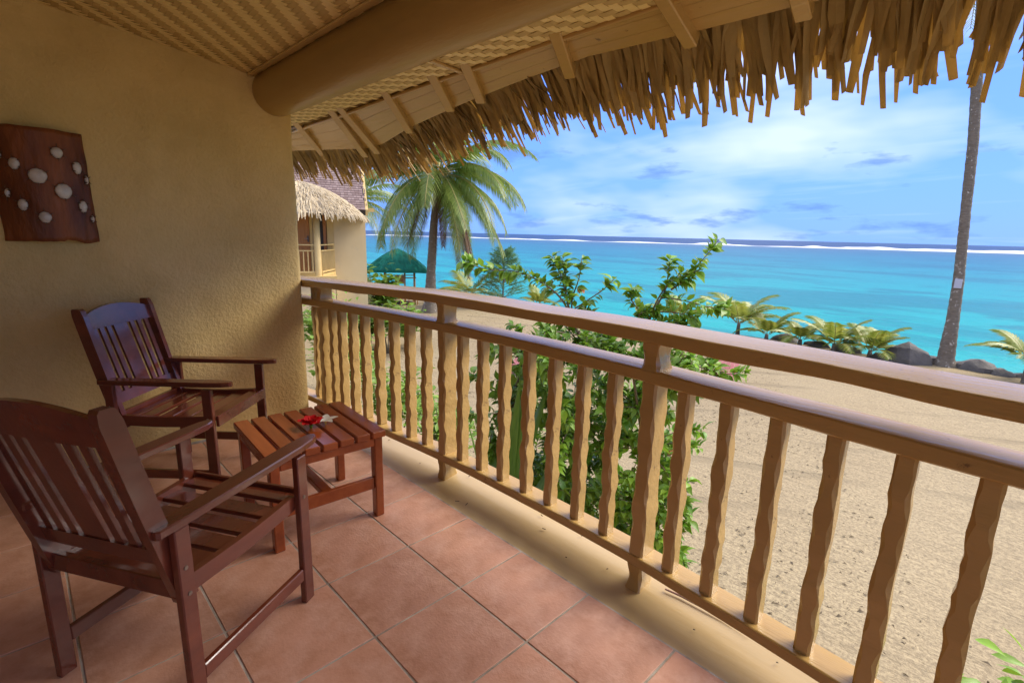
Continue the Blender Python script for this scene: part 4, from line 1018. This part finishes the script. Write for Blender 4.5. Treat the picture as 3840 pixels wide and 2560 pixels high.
# ------------------------------------------------------------------ neighbouring house
def house():
    t = thing('neighbour_house', 'pale two storey house with thatched porch and dark shingle roof beyond the wall', 'house', (-12.76, 5.11, 0), R(66.7))
    # local axes: x to the right as seen from the balcony, y away, z = 0 at its upper floor
    def bx(name, c, d, m, parent=None, ch=0): b = MB(); b.box(c, d, ch=ch); return b.build(name, M[m], parent or t)
    bx('wall', (.95, 3.2, -.30), (.98, 4.0, 4.5), 'plaster_out')
    bx('wall', (-1.6, 3.2, -.30), (4.1, 3.6, 4.5), 'plaster_out')
    bx('lower_wall', (-1.75, .65, -1.38), (4.3, 1.5, 2.3), 'plaster_out')
    bx('floor_slab', (-1.75, .62, -.12), (4.4, 1.65, .2), 'cream')
    d = bx('door', (-.62, 1.36, 1.0), (.72, .05, 2.0), 'door'); bx('handle', (-.31, 1.32, 1.03), (.04, .03, .18), 'handle', d); bx('lever', (-.36, 1.29, 1.04), (.11, .02, .02), 'screw', d)
    bx('door_frame', (-.215, 1.35, 1.02), (.07, .09, 2.04), 'cream')
    wd = bx('window', (.02, 1.37, 1.02), (.26, .04, 2.0), 'dark'); bx('window_frame', (.19, 1.35, 1.02), (.09, .08, 2.04), 'door', wd)
    bx('jamb', (.36, 1.27, .95), (.2, .12, 2.0), 'cream')
    bx('lower_door', (.17, -.16+.05, -1.45), (.16, .05, 2.1), 'door'); bx('lower_door_frame', (.30, -.11, -1.45), (.07, .07, 2.15), 'cream')
    b = MB(); b.tube([(-.05, .0, -2.55), (-.06, .02, 0), (-.05, 0, 2.0)], [.10, .095, .09], 14); b.build('pillar', M['cream'], t, smooth=True)
    # porch railing: front run and receding side run
    rl = t
    def run(a, e, n):
        a, e = Vector(a), Vector(e)
        for z, h in ((.88, .035), (.71, .035), (.09, .05)):
            b = MB(); b.bar(a+Vector((0, 0, z)), e+Vector((0, 0, z)), .06, h); b.build('porch_rail', M['cream'], t)
        for k in range(n):
            p = a.lerp(e, (k+.5)/n); b = MB(); b.bar(p+Vector((.006*math.sin(k), 0, .11)), p+Vector((0, 0, .70)), .026, .03); b.build('porch_baluster', M['cream'], t)
    run((-2.6, .02, 0), (-.14, .02, 0), 20); run((.03, .05, 0), (.42, 1.18, 0), 11)
    b = MB(); b.bar((.43, 1.2, -.05), (.43, 1.2, .92), .06, .06); b.build('porch_post', M['cream'], t)
    b = MB(); b.bar((.03, .05, -.02), (.43, 1.2, -.02), .08, .1); b.build('porch_edge', M['cream'], t)
    bx('roof_beam', (1.65, 2.6, 2.03), (.45, .12, .12), 'cream')
    # shingle roof (rows of separate shingles on a slope that rises away)
    base = MB(); base.loft([[(x, 1.0, 1.95), (x, 3.4, 4.8), (x, 3.4, 4.6), (x, 1.05, 1.8)] for x in (-3.8, 1.44)]); base.build('roof', M['dark'], t)
    s = MB(); rnd = random.Random(3); nr = 38; dy, dz = (3.4-1.0)/nr, (4.8-1.95)/nr; ln = math.hypot(dy, dz); a = math.atan2(dz, dy)
    for r_ in range(nr):
        x = -2.2+.05*(r_ % 2)
        while x < 1.42:
            w = rnd.uniform(.09, .15); Mx = Matrix.Translation((x+w/2, 1.0+dy*(r_+.5), 1.95+dz*(r_+.5)+.022)) @ Matrix.Rotation(a-.13, 4, 'X'); s.box((0, 0, 0), (min(w, 1.44-x)-.006, ln*1.15, .018+.008*rnd.random()), Mx); x += w
    s.build('shingles', M['shingle'], t, kind='stuff')
    g = MB(); g.loft([[(1.44, 1.05, 1.8), (1.52, 1.05, 1.8), (1.52, 1.02, 1.98), (1.44, 1.02, 1.98)], [(1.44, 3.4, 4.7), (1.52, 3.4, 4.7), (1.52, 3.4, 4.88), (1.44, 3.4, 4.88)]]); g.build('gable_board', M['cream'], t)
    # thatched porch roof: cone-like hip with drooping strands
    apex = Vector((-.45, .9, 2.72)); strands = []
    cone = MB(); n = 30; rim = []
    for k in range(n):
        a = 2*math.pi*k/n; rim.append(Vector((-.45+1.78*math.cos(a), .75+1.35*math.sin(a), 1.78)))
    mid = [apex.lerp(p, .55)+Vector((0, 0, .16)) for p in rim]; o = len(cone.v); cone.v = [tuple(apex)]+[tuple(p) for p in mid]+[tuple(p) for p in rim]
    for k in range(n): k2 = (k+1) % n; cone.f += [(0, 1+k, 1+k2), (1+k, 1+n+k, 1+n+k2, 1+k2)]
    cone.build('porch_thatch', M['pthatch'], t)
    for k in range(3400):
        a = rnd.random()*2*math.pi
        if math.sin(a) > .55: continue
        u = (rnd.random()**.65)*1.0; p = Vector((-.45+1.80*math.cos(a), .75+1.37*math.sin(a), 1.76)); b_ = apex.lerp(p, u)+Vector((0, 0, .16*math.sin(min(1, u*1.0)*math.pi)*1.1+.02))
        dr = (p-apex).normalized(); dr = (dr+Vector((rnd.gauss(0, .16), rnd.gauss(0, .16), -.12-.35*u))).normalized(); L = rnd.uniform(.16, .30); strands.append((b_, dr, L, rnd.uniform(.008, .014)))
    wv = Vector
    strands.sort(key=lambda q: q[0].y-q[0].z*.5); rest = MB()
    for i, (p, d, L, w) in enumerate(strands):
        m = MB() if i < 0 else rest
        x = d.cross(Vector((0, 0, 1))).normalized()*w; up = x.cross(d).normalized(); e = p+d*L+Vector((0, 0, -.03)); md = p+d*(L*.5)+up*.02
        if up.z < 0: up = -up; md = p+d*(L*.5)+up*.02
        m.loft([[p-x, p+up*w, p+x, p-up*w], [md-x*1.2, md+up*w*1.2, md+x*1.2, md-up*w], [e-x, e+up*w, e+x, e-up*w]])
    rest.build('thatch_strands', M['pthatch'], t, kind='stuff')
house()

# ------------------------------------------------------------------ gazebo
def gazebo():
    t = thing('gazebo', 'bamboo gazebo with green thatched roof between the house and the leaning palm', 'gazebo', (-22.2, 14.0, GZ), R(57.6))
    rnd = random.Random(2); A = Vector((-.38, 0, 2.98))
    cor = [Vector((sx*1.56-.42, sy*1.5, 1.92)) for sx, sy in ((-1, -1), (1, -1), (1, 1), (-1, 1))]
    r = MB(); secs = []
    for i in range(7):
        u = i/6; ring = []
        for k in range(4):
            for j in range(6):
                p = cor[k].lerp(cor[(k+1) % 4], j/6); q = A.lerp(p, max(u, .07)); q = q+Vector((0, 0, .10*math.sin(u*math.pi)+.03*nz(q.x*2, q.y*2, q.z*3))); ring.append(q)
        secs.append(ring)
    secs.append([p+Vector((0, 0, -.16)) for p in secs[-1]]); secs.append([p*1.0+Vector((0, 0, -.02)) for p in [A.lerp(q, .5) for q in secs[-1]]])
    r.loft(secs); rf = r.build('roof', M['green_thatch'], t)
    s = MB()
    for k in range(1500):
        q = rnd.randrange(4); p = cor[q].lerp(cor[(q+1) % 4], rnd.random()); u = rnd.random()**.6; b_ = A.lerp(p, u)+Vector((0, 0, .10*math.sin(u*math.pi)+.015)); d = (p-A).normalized()*rnd.uniform(.12, .25)+Vector((0, 0, -.05)); x = d.cross(Vector((0, 0, 1))).normalized()*.018
        i = len(s.v); s.v += [tuple(b_-x), tuple(b_+x), tuple(b_+d+x*.5+Vector((0, 0, .03))), tuple(b_+d-x*.5+Vector((0, 0, .03)))]; s.f.append((i, i+1, i+2, i+3))
    s.build('roof_strands', M['green_thatch'], rf, kind='stuff')
    for sx in (-.95, .1, .62):
        for sy in (-.85, .85):
            b = MB(); b.tube([(sx-.1, sy, 0), (sx-.1, sy, 1.9)], .045, 8); b.build('post', M['bamboo_pole'], t, smooth=True)
    for (x0, x1) in ((-.95, .1), (.1, .62)):
        for z in (.42, .95): b = MB(); b.tube([(x0-.1, -.85, z), (x1-.1, -.85, z)], .03, 6); b.build('rail', M['bamboo_pole'], t)
        k = MB()
        b = MB(); n = int((x1-x0)/.06)
        for i in range(n): b.tube([(x0-.1+(i+.5)*.06, -.85, .42), (x0-.1+(i+.5)*.06, -.85, .95)], .022, 5)
        b.build('lattice', M['bamboo_pole'], t, kind='stuff')
    for sy in (-.85, .85):
        b = MB(); b.tube([(-1.1, sy, 1.45), (.6, sy, 1.45)], .03, 6); b.build('rail', M['bamboo_pole'], t)
        b = MB(); b.tube([(-1.1, sy, 1.85), (.6, sy, 1.85)], .035, 6); b.build('rail', M['bamboo_pole'], t)
    b = MB(); b.box((-.3, .75, 1.2), (.5, .03, .45)); b.build('back_panel', M['bamboo_pole'], t)
    b = MB(); b.box((-.24, 0, .33), (1.9, 1.8, .06)); b.build('deck', M['bamboo_pole'], t)
    for i in range(9): b = MB(); b.tube([(-1.15+i*.225, -.92, .0), (-1.15+i*.225, -.92, .32)], .025, 5); b.build('deck_leg', M['bamboo_pole'], t)
gazebo()
